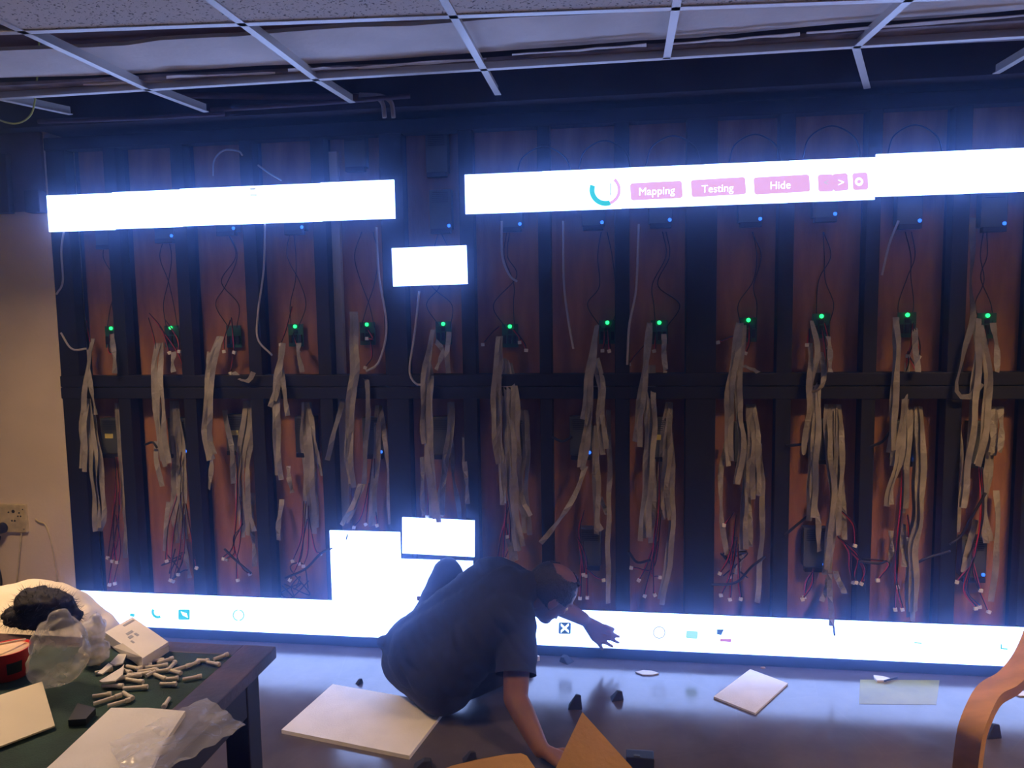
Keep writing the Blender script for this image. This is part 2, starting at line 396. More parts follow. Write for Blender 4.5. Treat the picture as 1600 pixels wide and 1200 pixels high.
# pipes and cables in the dark gap above the frame
for (a, b, r, lab) in [((270, 148), (560, 152), .013, 'thin grey conduit running in the dark gap over the upper left strip'),
                       ((60, 190), (350, 178), .010, 'lower grey conduit in the dark gap near the cream wall'),
                       ((330, 172), (640, 150), .010, 'slanting grey conduit in the dark gap behind the ceiling bars')]:
    o = tubeo('conduit', [at(*a, 1, -.11), at((a[0]+b[0])/2, (a[1]+b[1])/2+1, 1, -.11), at(*b, 1, -.11)], r, 'plum', sides=8); tag(o, lab, 'conduit')
for k, dx in enumerate((0, 14)):
    o = tubeo('bent_cable', [at(548+dx, 150-k*2, 1, -.10), at(580+dx, 150, 1, -.10), at(597+dx, 160, 1, -.10), at(601+dx, 184, 1, -.10)], .009, 'wire_white', sides=8)
    tag(o, ['inner bent grey cable dropping behind the second ceiling bar', 'outer bent grey cable dropping behind the second ceiling bar'][k], 'cable')
o = tubeo('hanging_wire', [at(-40, 170, 1, -.45), at(0, 188, 1, -.45), at(25, 193, 1, -.45), at(45, 183, 1, -.45), at(54, 160, 1, -.45), at(60, 90, 1, -.46), at(61, 40, 1, -.48)], .0035, 'wire_yellow'); tag(o, 'yellow green wire looping from the ceiling above the cream wall', 'wire')
o = boxo('junction_box', at(56, 315, 1, -.02), (.075, .05, .10), 'dark_paint', bev=.006); tag(o, 'small dark junction box beside the upper left strip', 'box')
o = boxo('wall_bracket', at(2, 288, 1, -.03), (.09, .03, .26), 'dark_paint', bev=.004); tag(o, 'dark flat bracket high on the plum wall band', 'bracket')

# ------------------------------------------------------------------ frame of the screen wall
fr = empty('screen_frame', (.5, .03, 0)); tag(fr, 'black steel screen frame with brown plywood back panels', 'frame')
XS = [-1.6+.32*k for k in range(15)]
wide = {0: (-1.588, -1.495), 5: (-.048, .052), 9: (1.215, 1.335), 13: (2.50, 2.62)}
edges = []
for k, x in enumerate(XS):
    a, b = wide.get(k, (x-.030+(.008 if k in (7, 11) else 0), x+.030))
    edges.append((a, b)); 
    boxo('post', ((a+b)/2, .03, 1.14), (b-a, .06, 2.28), 'black_metal', fr, bev=.003)
for (za, zb) in ((1.113, 1.163), (1.167, 1.217), (2.225, 2.28), (.0, .047)):
    boxo('crossbar', (.67, .027, (za+zb)/2), (4.52, .066, zb-za), 'black_metal', fr, bev=.003)
for k in range(14):
    a, b = edges[k][1]-.01, edges[k+1][0]+.01
    for (za, zb) in ((.03, 1.13), (1.2, 2.24)):
        boxo('back_panel', ((a+b)/2, .112+R.uniform(-.004, .004), (za+zb)/2), (b-a, .012, zb-za), 'ply', fr)
boxo('base_rail', (.67, -.002, .024), (4.52, .03, .045), 'black_metal', fr, bev=.003)
o = boxo('cable_trunking', (at(531, 480, 1, .085).x-.004, .087, 1.13), (.040, .03, 2.1), 'trunk', bev=.003); tag(o, 'tall white plastic trunking strip in the fifth bay of the frame', 'trunking')

# ------------------------------------------------------------------ LED modules
MW, MH, MT = .32, .16, .018
def mod_meshes():
    bm = bmesh.new(); box(bm, (0, .003, 0), (MW-.001, MT-.006, MH-.001)); h = bm_mesh(bm, 'housing')
    bm = bmesh.new(); box(bm, (0, -.0075, 0), (MW-.0012, .009, MH-.0012)); s = bm_mesh(bm, 'screen')
    h.materials.append(M['black_plastic']); s.materials.append(M['led']); return h, s
HM, SM = mod_meshes()
MODS = []
def module(x, z, label, group=None, y=-.010, rot=0):
    t = empty('led_module', (x, y, z)); t.rotation_euler = (0, rot, 0)
    link('housing', HM, None, t); link('screen', SM, None, t)
    tag(t, label, 'led module', group); MODS.append((x-MW/2, x+MW/2, z-MH/2, z+MH/2, t)); return t
ZT = 2.036
for k in range(5):
    dz = (-.006, -.003, 0, 0, .002)[k]
    module(-1.42+.32*k+(-.0), ZT-.08+dz-.004, 'lit white display module in the shorter upper strip' if k != 2 else 'lit white display module with a tiny grey mark in the shorter upper strip', 'modules of the shorter upper strip', rot=0)
for k in range(7):
    x = .48+.32*k; dz = .006+(.010 if k >= 5 else 0)+k*.0006
    lab = {1: 'lit module with a teal and pink ring in the longer upper strip', 2: 'lit module with the pink Mapping button in the longer upper strip', 3: 'lit module with the pink Testing button in the longer upper strip', 4: 'lit module with small pink icon buttons in the longer upper strip'}.get(k, 'plain lit white module in the longer upper strip')
    module(x, ZT-.08+dz, lab, 'modules of the longer upper strip')
module(.162, 1.766-.08-.012, 'single lit white module hanging alone between the two upper strips', rot=-.012)
for k in range(14):
    x = -1.44+.32*k
    lab = {0: 'lit floor strip module half hidden behind the white sack', 1: 'lit floor strip module with a teal crescent and a teal square icon', 2: 'lit floor strip module with a faint green ring icon', 7: 'lit floor strip module with a dark square X icon', 8: 'lit floor strip module with a pale ring and a green folder icon', 12: 'lit floor strip module with a small green mark nearest the wooden chair'}.get(k, 'plain lit white module in the long strip along the floor')
    module(x, .05+.08, lab, 'modules of the strip along the floor')
module(-.16, .21+.08, 'lit module just above the floor strip, lower of the pair behind the man')
module(-.16, .37+.08, 'lit module topping the white pair behind the man')
module(.16, .21+.08, 'lit module just above the floor strip behind the raised knee')
module(.165, .258+.08, 'lit loose module propped in front of another behind the raised knee', y=-.032)
module(.17, .433+.08, 'topmost tilted lit module behind the raised knee, dark slot under it', rot=.022)

# screen content, cut at module seams
def content(name, bm, mname, label=None):
    """bm: flat mesh in world x/z at y=0; split by module and given to it"""
    for (x0, x1, z0, z1, t) in MODS:
        vs = [v.co for v in bm.verts]
        if not vs: continue
        if max(v.x for v in vs) < x0 or min(v.x for v in vs) > x1 or max(v.z for v in vs) < z0 or min(v.z for v in vs) > z1: continue
        b = bm.copy()
        for pco, pno in (((x0, 0, 0), (-1, 0, 0)), ((x1, 0, 0), (1, 0, 0)), ((0, 0, z0), (0, 0, -1)), ((0, 0, z1), (0, 0, 1))):
            bmesh.ops.bisect_plane(b, geom=b.verts[:]+b.edges[:]+b.faces[:], plane_co=pco, plane_no=pno, clear_outer=True)
        if not b.faces: b.free(); continue
        off = {'lettering': -.0026}.get(name, -.0018)
        for v in b.verts: v.co = Vector((v.co.x-t.location.x, -.0121+off, v.co.z-t.location.z))
        o = link(name, bm_mesh(b, name), mname, t)
        if label: o['label'] = label
    bm.free()
YS = -.022
def W(u, v): return at(u, v, 1, YS)
def polybm(px):
    bm = bmesh.new(); bm.faces.new([bm.verts.new(W(*q)) for q in px])
    for f in bm.faces:
        f.normal_update()
        if f.normal.y > 0: f.normal_flip()
    return bm
def rrect(a, b, h, r=4):
    """rounded rectangle pixels between centre-left a and centre-right b, height h"""
    a, b = Vector(a), Vector(b); d = (b-a).normalized(); n = Vector((-d.y, d.x)); out = []
    for (c, s, ang) in ((a, 1, 180), (b, -1, 270), (b, -1, 0), (a, 1, 90)):
        pass
    cs = [(a+d*r-n*(h/2-r), 180), (b-d*r-n*(h/2-r), 270), (b-d*r+n*(h/2-r), 0), (a+d*r+n*(h/2-r), 90)]
    for c, ang in cs:
        for k in range(5):
            t = math.radians(ang+90*k/4); q = c+d*(r*math.cos(t))+n*(r*math.sin(t)); out.append((q.x, q.y))
    return out
def text(s, size_px, u, v, slope, mname):
    cu = bpy.data.curves.new('t', 'FONT'); cu.body = s; cu.size = 1; cu.align_x = 'CENTER'; cu.align_y = 'CENTER'
    o = bpy.data.objects.new('t', cu); COL.objects.link(o); dg = bpy.context.evaluated_depsgraph_get()
    me = bpy.data.meshes.new_from_object(o.evaluated_get(dg)); bpy.data.objects.remove(o)
    bm = bmesh.new(); bm.from_mesh(me); bpy.data.meshes.remove(me)
    for q in bm.verts:
        x, y = q.co.x*size_px, q.co.y*size_px
        q.co = W(u+x, v-y+slope*x)
    for f in bm.faces:
        f.normal_update()
        if f.normal.y > 0: f.normal_flip()
    content('lettering', bm, mname)
for (a, b, h, s, tu) in [((985, 300), (1066, 296), 27, 'Mapping', (1026, 299)), ((1080, 295), (1165, 290), 27, 'Testing', (1121, 295)), ((1178, 291), (1265, 286), 27, 'Hide', (1219, 290))]:
    content('button', polybm(rrect(a, b, h)), 'pink', 'pink button'); text(s, 17, *tu, -.05, 'led')
for (a, b, s) in [((1278, 286.5), (1302, 285.5), ''), ((1301, 285.5), (1325, 284), '>'), ((1332, 284), (1356, 283), '')]:
    content('button', polybm(rrect(a, b, 27)), 'pink', 'small pink button')
text('<', 15, 1291, 286, -.05, 'grey'); text('>', 18, 1314, 286, -.05, 'led')
def ringpx(u, v, r0, r1, a0=0, a1=360, n=24):
    o_, i_ = [], []
    for k in range(n+1):
        t = math.radians(a0+(a1-a0)*k/n); o_.append((u+r1*math.cos(t), v+r1*math.sin(t))); i_.append((u+r0*math.cos(t), v+r0*math.sin(t)))
    bm = bmesh.new()
    for k in range(n):
        f = bm.faces.new([bm.verts.new(W(*q)) for q in (o_[k], o_[k+1], i_[k+1], i_[k])]); f.normal_update()
        if f.normal.y > 0: f.normal_flip()
    return bm
content('icon', ringpx(1342, 284, 3, 6.5), 'led')
content('icon', ringpx(946, 297, 17, 25, 70, 200), 'teal', 'teal arc'); content('icon', ringpx(946, 297, 19, 24, -50, 70), 'pink', 'pink arc')
content('icon', polybm([(953, 286), (955, 286), (955, 306), (953, 306)]), 'grey')
content('icon', polybm([(391, 294), (401, 293), (398, 297), (391, 297)]), 'grey'); content('icon', polybm([(391, 304), (402, 304), (402, 306), (391, 306)]), 'grey')
content('icon', ringpx(247, 956, 6, 10, 60, 210), 'teal', 'teal crescent')
content('icon', polybm([(204, 958), (211, 959), (210, 964), (203, 962)]), 'teal')
content('icon', polybm(rrect((279, 960), (297, 960), 16, 2)), 'teal', 'teal square')
content('lettering', polybm([(283, 955), (292, 958), (294, 965), (286, 961)]), 'led')
content('icon', ringpx(373, 961, 7, 9.5, 100, 260), 'green'); content('icon', ringpx(373, 961, 7, 9.5, -80, 80), 'green')
content('icon', polybm(rrect((873, 981), (892, 981.5), 18, 2)), 'navy', 'dark square')
for s in (1, -1):
    content('lettering', polybm([(882.5-6.5, 981-s*6.5-1.7), (882.5-6.5+2, 981-s*6.5-1.7*s*1), (882.5+6.5, 981+s*6.5+1.7), (882.5+6.5-2.4, 981+s*6.5+1.7*s)]) if False else polybm([(876.5, 981-s*5.5-2), (888.5, 981+s*5.5-2), (888.5, 981+s*5.5+2), (876.5, 981-s*5.5+2)]), 'led', 'white cross')
content('icon', ringpx(1030, 988, 8, 10), 'grey')
content('icon', polybm(rrect((1072, 991), (1090, 992), 12, 2)), 'green', 'green folder')
content('icon', polybm([(1120, 983), (1131, 983), (1127, 992), (1120, 991)]), 'navy'); content('icon', polybm([(1125, 998), (1143, 998), (1142, 1003), (1125, 1002)]), 'red')
content('icon', polybm([(1428, 1002), (1440, 1004), (1440, 1006), (1428, 1005)]), 'green')
content('icon', polybm([(1563, 1006), (1565, 1006), (1565, 1012), (1574, 1013), (1574, 1015), (1563, 1014)]), 'teal')

# ------------------------------------------------------------------ ribbon cables hanging in the bays
OFF = {'A1': (0, 340), 'A2': (500, 340), 'A3': (1040, 340), 'B1': (60, 560), 'B2': (400, 560), 'B3': (740, 560), 'B4': (1080, 560), 'B5': (1320, 560)}
def px(c, x, y): return OFF[c][0]+x*.35, OFF[c][1]+y*.35
def ribbon(path_px, label, group, y0=.03, y1=-.05, w=.022, m='ribbon', tw=.5, name='ribbon_cable', cat='ribbon cable'):
    n = len(path_px); P = []
    for i, (u, v) in enumerate(path_px):
        t = i/(n-1); y = y0+(y1-y0)*min(1, t*2.2)
        P.append(at(u, v, 1, y+R.uniform(-.004, .004)))
    L = sum((b-a).length for a, b in zip(P, P[1:]))
    N = max(8, int(L/.03)); pts = catmull(P, N); ph = R.uniform(-.5, .5); fr_ = R.uniform(1.2, 2.6); s0 = R.uniform(0, 6)
    wd = []
    for i in range(N):
        a = ph+tw*math.sin(fr_*i/N*math.pi*2+s0)
        wd.append(Vector((math.cos(a), math.sin(a), 0)))
        pts[i] = pts[i]+Vector((.0025*math.sin(i*.9+s0), .002*math.cos(i*.7), 0))
    o0 = P[0].copy(); bm = bmesh.new(); sweep_strip(bm, [p-o0 for p in pts], w, .0016, wd)
    o = link(name, bm_mesh(bm, name), m, None, False); o.location = o0
    return tag(o, label, cat, group)
BAYS = {
 1: [('A1', [(415, 540), (395, 640), (378, 780), (372, 950), (365, 1120)], 1, 'u'), ('A1', [(398, 590), (398, 700), (412, 800), (428, 880)], 1, 'u'), ('A1', [(500, 520), (506, 600), (512, 695)], 1, 'u'),
     ('B1', [(200, 90), (205, 230), (197, 330), (203, 490)], 2, 'u'), ('B1', [(215, 90), (228, 250), (246, 450), (255, 600), (268, 772)], 2, 'u'), ('B1', [(240, 250), (265, 400), (290, 690), (276, 772)], 1, 'u'),
     ('B1', [(352, 200), (365, 330), (390, 500), (395, 680), (400, 890)], 3, 'l')],
 2: [('A1', [(712, 560), (700, 680), (704, 800), (715, 950), (742, 1085)], 3, 'u'), ('A1', [(770, 600), (772, 690)], 1, 'u'), ('B1', [(535, 200), (555, 330), (580, 470)], 1, 'u'),
     ('B1', [(605, 190), (620, 330), (630, 470), (640, 700), (657, 810)], 4, 'l'), ('B1', [(520, 370), (530, 450), (552, 572)], 1, 'l'), ('B1', [(600, 500), (603, 700), (618, 825)], 1, 'l'), ('B1', [(578, 640), (562, 860)], 1, 'l'), ('B1', [(650, 780), (672, 980)], 1, 'l')],
 3: [('A1', [(985, 530), (942, 660), (935, 800), (920, 960), (946, 1085)], 3, 'u'), ('A1', [(930, 600), (935, 690)], 1, 'u'), ('B1', [(765, 330), (775, 470), (763, 585)], 1, 'u'), ('A1', [(1040, 690), (1088, 728), (1110, 722), (1132, 690)], 1, 'u'),
     ('B1', [(832, 230), (858, 400), (875, 560)], 1, 'd'), ('B1', [(930, 190), (926, 330), (905, 500), (915, 650), (932, 800)], 4, 'l'), ('B1', [(950, 600), (958, 760), (962, 930)], 1, 'l')],
 4: [('A1', [(1258, 560), (1236, 740), (1213, 845)], 2, 'u'), ('A1', [(1255, 640), (1262, 740), (1284, 885)], 1, 'u'), ('A1', [(1242, 700), (1236, 850), (1235, 1000), (1246, 1150)], 2, 'u'), ('A1', [(1330, 560), (1338, 620), (1350, 690)], 1, 'u'),
     ('B2', [(112, 630), (106, 720), (98, 812)], 1, 'l'), ('B2', [(145, 480), (160, 600)], 1, 'l'), ('B2', [(222, 195), (232, 400), (242, 600), (250, 755)], 4, 'l'), ('B2', [(235, 200), (262, 360), (292, 525)], 1, 'l')],
 5: [('A2', [(148, 420), (155, 640), (135, 850), (128, 1080)], 2, 'u'), ('B2', [(440, 10), (430, 150), (415, 330), (420, 470), (432, 560)], 2, 'u'), ('B2', [(395, 150), (350, 330), (312, 455)], 1, 'd'), ('B2', [(462, 72), (490, 90), (502, 160), (497, 330), (480, 560)], 1, 'd'),
     ('B2', [(545, 210), (540, 400), (526, 600), (522, 750)], 2, 'l'), ('B2', [(552, 220), (588, 450), (602, 740)], 1, 'l'), ('B2', [(470, 560), (435, 660), (395, 745)], 2, 'l')],
 6: [('A2', [(508, 500), (476, 680), (468, 900), (470, 1010)], 2, 'u'), ('A2', [(515, 550), (545, 605), (520, 680)], 1, 'u'), ('A2', [(570, 510), (572, 600), (576, 695)], 1, 'u'), ('B2', [(762, 10), (770, 120), (770, 300), (777, 450), (800, 705)], 3, 'u'),
     ('B2', [(870, 195), (868, 330), (842, 480), (815, 690)], 2, 'l'), ('B2', [(866, 330), (890, 560), (912, 712)], 1, 'l'), ('B2', [(738, 440), (748, 700)], 1, 'd'), ('B2', [(928, 350), (942, 650)], 1, 'd'), ('B2', [(850, 420), (835, 560), (830, 700)], 1, 'd')],
 7: [('A2', [(802, 530), (790, 700), (785, 900), (800, 1100)], 2, 'u'), ('B3', [(132, 0), (110, 100), (105, 300), (125, 500), (132, 655)], 2, 'u'), ('B3', [(145, 10), (150, 200), (165, 400), (180, 650), (205, 860)], 3, 'u'), ('B3', [(155, 20), (186, 150), (188, 330), (202, 600), (240, 710)], 2, 'u'),
     ('B3', [(225, 230), (237, 400), (224, 560), (238, 780)], 2, 'l'), ('B3', [(150, 740), (180, 920)], 2, 'd')],
 8: [('A2', [(1238, 480), (1212, 640), (1190, 800), (1180, 900)], 2, 'u'), ('B3', [(530, 0), (515, 150), (505, 350), (478, 485)], 2, 'u'), ('B3', [(545, 0), (568, 130), (568, 260), (582, 430)], 2, 'u'), ('B3', [(500, 480), (425, 670), (298, 825)], 1, 'u'),
     ('B3', [(545, 300), (546, 560), (552, 740), (562, 785)], 2, 'l'), ('B3', [(602, 230), (606, 500), (600, 800), (602, 1095)], 1, 'l'), ('B3', [(565, 620), (597, 700)], 1, 'l')],
 9: [('A2', [(1472, 470), (1450, 680), (1425, 850), (1415, 1000)], 2, 'u'), ('B3', [(785, 30), (786, 300), (775, 550), (758, 815)], 3, 'u'), ('A2', [(1535, 520), (1540, 680)], 1, 'u'),
     ('B3', [(870, 195), (855, 400), (845, 600), (862, 720)], 3, 'l'), ('B3', [(880, 330), (886, 700), (870, 900), (838, 1075)], 2, 'l'), ('B3', [(800, 450), (805, 640), (792, 825)], 1, 'd')],
 10: [('A3', [(335, 470), (310, 640), (285, 830), (285, 1110)], 2, 'u'), ('A3', [(345, 480), (330, 700), (325, 880), (345, 1000), (318, 1190)], 2, 'u'), ('A3', [(345, 660), (415, 692)], 1, 'u'), ('B4', [(152, 380), (130, 600), (157, 875)], 1, 'l'),
      ('B4', [(270, 205), (285, 380), (280, 620)], 4, 'l'), ('B4', [(245, 400), (240, 600), (232, 850)], 2, 'l'), ('B4', [(305, 380), (320, 700), (292, 1090)], 1, 'l'), ('B4', [(235, 830), (208, 965)], 1, 'l'), ('B4', [(262, 560), (262, 840)], 1, 'l')],
 11: [('A3', [(650, 460), (680, 570), (660, 700), (640, 850), (620, 1060)], 1, 'u'), ('A3', [(645, 560), (645, 700), (635, 860), (618, 1055)], 1, 'u'), ('A3', [(690, 600), (712, 690), (690, 760), (640, 780)], 1, 'u'), ('B4', [(555, 0), (556, 250), (547, 450), (540, 725)], 3, 'u'), ('A3', [(725, 530), (735, 690)], 1, 'u'),
      ('B4', [(612, 205), (622, 400), (640, 600), (622, 800), (610, 965)], 3, 'l'), ('B4', [(650, 205), (665, 400), (652, 600), (640, 780)], 3, 'l'), ('B4', [(664, 380), (690, 810)], 1, 'l'), ('B4', [(545, 640), (566, 740), (572, 862)], 1, 'l'), ('B4', [(615, 975), (588, 1085)], 1, 'l'), ('B4', [(622, 960), (626, 1195)], 1, 'd'), ('B4', [(640, 950), (680, 1050)], 1, 'd')],
 12: [('A3', [(1030, 445), (1030, 640), (1020, 850), (1010, 1050)], 2, 'u'), ('A3', [(1080, 650), (1070, 850), (1045, 1060), (1005, 1200), (1000, 1290)], 2, 'u'), ('B5', [(230, 0), (222, 200), (218, 480)], 1, 'u'), ('A3', [(1108, 490), (1122, 690)], 1, 'u'),
      ('B5', [(292, 220), (280, 400), (264, 690)], 2, 'l'), ('B5', [(325, 215), (332, 400), (325, 700), (302, 850), (300, 1155)], 4, 'l'), ('B5', [(206, 770), (204, 925)], 1, 'l'), ('B5', [(265, 740), (266, 930)], 1, 'l')],
 13: [('A3', [(1395, 450), (1390, 620), (1375, 850), (1350, 1100), (1325, 1290)], 2, 'u'), ('A3', [(1400, 480), (1435, 650), (1435, 850), (1390, 1100)], 2, 'u'), ('A3', [(1375, 0), (1365, 250), (1372, 450), (1330, 620), (1298, 740), (1320, 800), (1360, 800), (1410, 740)], 1, 'd'), ('A3', [(1465, 470), (1485, 690)], 1, 'u'),
      ('B5', [(505, 285), (517, 450), (503, 775)], 1, 'l'), ('B5', [(640, 250), (642, 500), (620, 700), (642, 825)], 2, 'l'), ('B5', [(668, 215), (660, 420)], 2, 'l'), ('B5', [(697, 215), (690, 420)], 1, 'l'), ('B5', [(680, 590), (680, 850), (653, 1085)], 1, 'l'), ('B5', [(582, 720), (530, 955)], 1, 'l')],
}
for b, paths in BAYS.items():
    bay = ORD[b-1]
    for (c, P, n, kind) in paths:
        for q in range(n):
            j = (q-(n-1)/2)*R.uniform(10, 17) if n > 1 else 0
            dz = R.uniform(-30, 30) if q else 0
            PP = []
            for i, (x, y) in enumerate(P):
                s = 0 if i == 0 else 1
                PP.append(px(c, x+j*(.6+.5*s)+R.uniform(-4, 4), y+(dz if i == len(P)-1 else R.uniform(-4, 4)*s)))
            if kind == 'l':
                ribbon(PP, 'grey ribbon cable in the lower bundle of the %s bay from the cream wall' % bay, 'lower ribbon cables, %s bay' % bay, y0=.062, y1=R.uniform(-.01, .045)-q*.008)
            else:
                ribbon(PP, 'grey ribbon cable in the upper bundle of the %s bay from the cream wall' % bay, 'upper ribbon cables, %s bay' % bay, y0=.03, y1=-.03-R.uniform(0, .03)-q*.006, m='ribbon_dark' if kind == 'd' else 'ribbon')
# ------------------------------------------------------------------ control cards with green lights
def copyt(t, loc):
    r = t.copy(); COL.objects.link(r); r.location = loc
    for ch in t.children:
        c = ch.copy(); COL.objects.link(c); c.parent = r
        for g in ch.children:
            d = g.copy(); COL.objects.link(d); d.parent = c
    return r
def make_card():
    t = empty('control_card')
    boxo('circuit_board', (0, 0, -.04), (.07, .004, .10), 'pcb', t)
    for dx in (-.022, .0, .022): boxo('socket', (dx, -.007, -.055), (.014, .010, .036), 'black_plastic', t, bev=.001)
    boxo('chip', (.0, -.004, -.022), (.018, .004, .018), 'black_plastic', t)
    bm = bmesh.new(); ellipsoid(bm, (0, -.008, 0), (.0085, .006, .0085), sub=2)
    link('indicator_light', bm_mesh(bm), 'led_green', t, True)['label'] = 'glowing green indicator light'
    return t
card0 = None
greens = [(175, 513), (268, 512), (365, 512), (462, 510), (574, 507), (693, 506), (797, 510), (949, 504), (1030, 504), (1169, 500), (1283, 494), (1417, 492), (1542, 493)]
def tagcard(o, i): tag(o, 'control card with a glowing green light in the %s bay from the cream wall' % ORD[i], 'control card', 'control cards in the frame bays')
for i, g in enumerate(greens):
    p = at(*g, 1, .085)
    if i == 2:
        t = empty('control_card', p); boxo('circuit_board', (0, 0, -.04), (.07, .004, .10), 'pcb', t, local=True)
        for dx in (-.022, .0, .022): boxo('socket', (dx, -.007, -.055), (.014, .010, .036), 'black_plastic', t, bev=.001, local=True)
        tag(t, 'unlit control card in the third bay from the cream wall', 'control card', 'control cards in the frame bays'); continue
    if card0 is None: card0 = make_card(); card0.location = p; tagcard(card0, i)
    else: tagcard(copyt(card0, p), i)
# ------------------------------------------------------------------ power supplies
def make_psu(led, lab):
    t = empty('power_supply')
    boxo('casing', (0, 0, 0), (.095, .045, .165), 'psu', t, bev=.003)
    bm = bmesh.new()
    for k in range(6): box(bm, (0, -.0235, .03+.008*k), (.07, .002, .003))
    link('vent_slots', bm_mesh(bm), 'black_plastic', t)
    boxo('terminal_block', (0, -.018, -.092), (.085, .03, .02), 'black_plastic', t, bev=.002)
    if lab: boxo('sticker', (-.005, -.0235, .0), (.04, .002, .022), 'psu_label', t)
    if led:
        bm = bmesh.new(); ellipsoid(bm, (.036, -.026, -.070), (.0075, .005, .0075), sub=2)
        link('indicator_light', bm_mesh(bm), 'led_blue', t, True)['label'] = 'glowing blue indicator light'
    return t
protos = {}
def psu(u, v, led, lab, label, group, y=.078):
    p = at(u, v, 1, y); key = (led, lab)
    if key not in protos: protos[key] = make_psu(led, lab); o = protos[key]; o.location = p
    else: o = copyt(protos[key], p)
    tag(o, label, 'power supply', group)
for b, (u, v) in {1: (168, 355), 2: (260, 345), 3: (356, 333), 4: (462, 331), 5: (557, 232), 6: (690, 328), 7: (800, 325), 8: (927, 322), 9: (1032, 318), 10: (1172, 316), 11: (1288, 308), 12: (1419, 318), 13: (1550, 322)}.items():
    psu(u, v, b != 5, False, 'upper power supply box in the %s bay from the cream wall' % ORD[b-1], 'upper power supplies')
psu(684, 240, False, False, 'small power box above the gap between the two upper strips', 'upper power supplies')
for b, (u, v, led, lab) in {1: (177, 680, 0, 1), 2: (282, 680, 1, 0), 3: (372, 675, 0, 1), 4: (480, 678, 0, 0), 5: (585, 680, 1, 0), 6: (690, 680, 0, 0), 7: (805, 685, 0, 0), 8: (908, 680, 1, 0), 9: (1028, 682, 0, 1), 10: (1165, 690, 0, 0), 11: (1280, 685, 1, 0), 12: (1412, 688, 1, 0), 13: (1530, 690, 0, 0)}.items():
    psu(u, v, bool(led), bool(lab), 'lower power supply box behind the cables of the %s bay from the cream wall' % ORD[b-1], 'lower power supplies')
psu(922, 852, False, False, 'power supply box low in the eighth bay beside the bent head', 'lowest power supplies')
psu(1272, 853, True, False, 'power supply box with blue light low in the eleventh bay', 'lowest power supplies')
psu(1518, 868, True, False, 'power supply box with blue light low in the thirteenth bay', 'lowest power supplies')

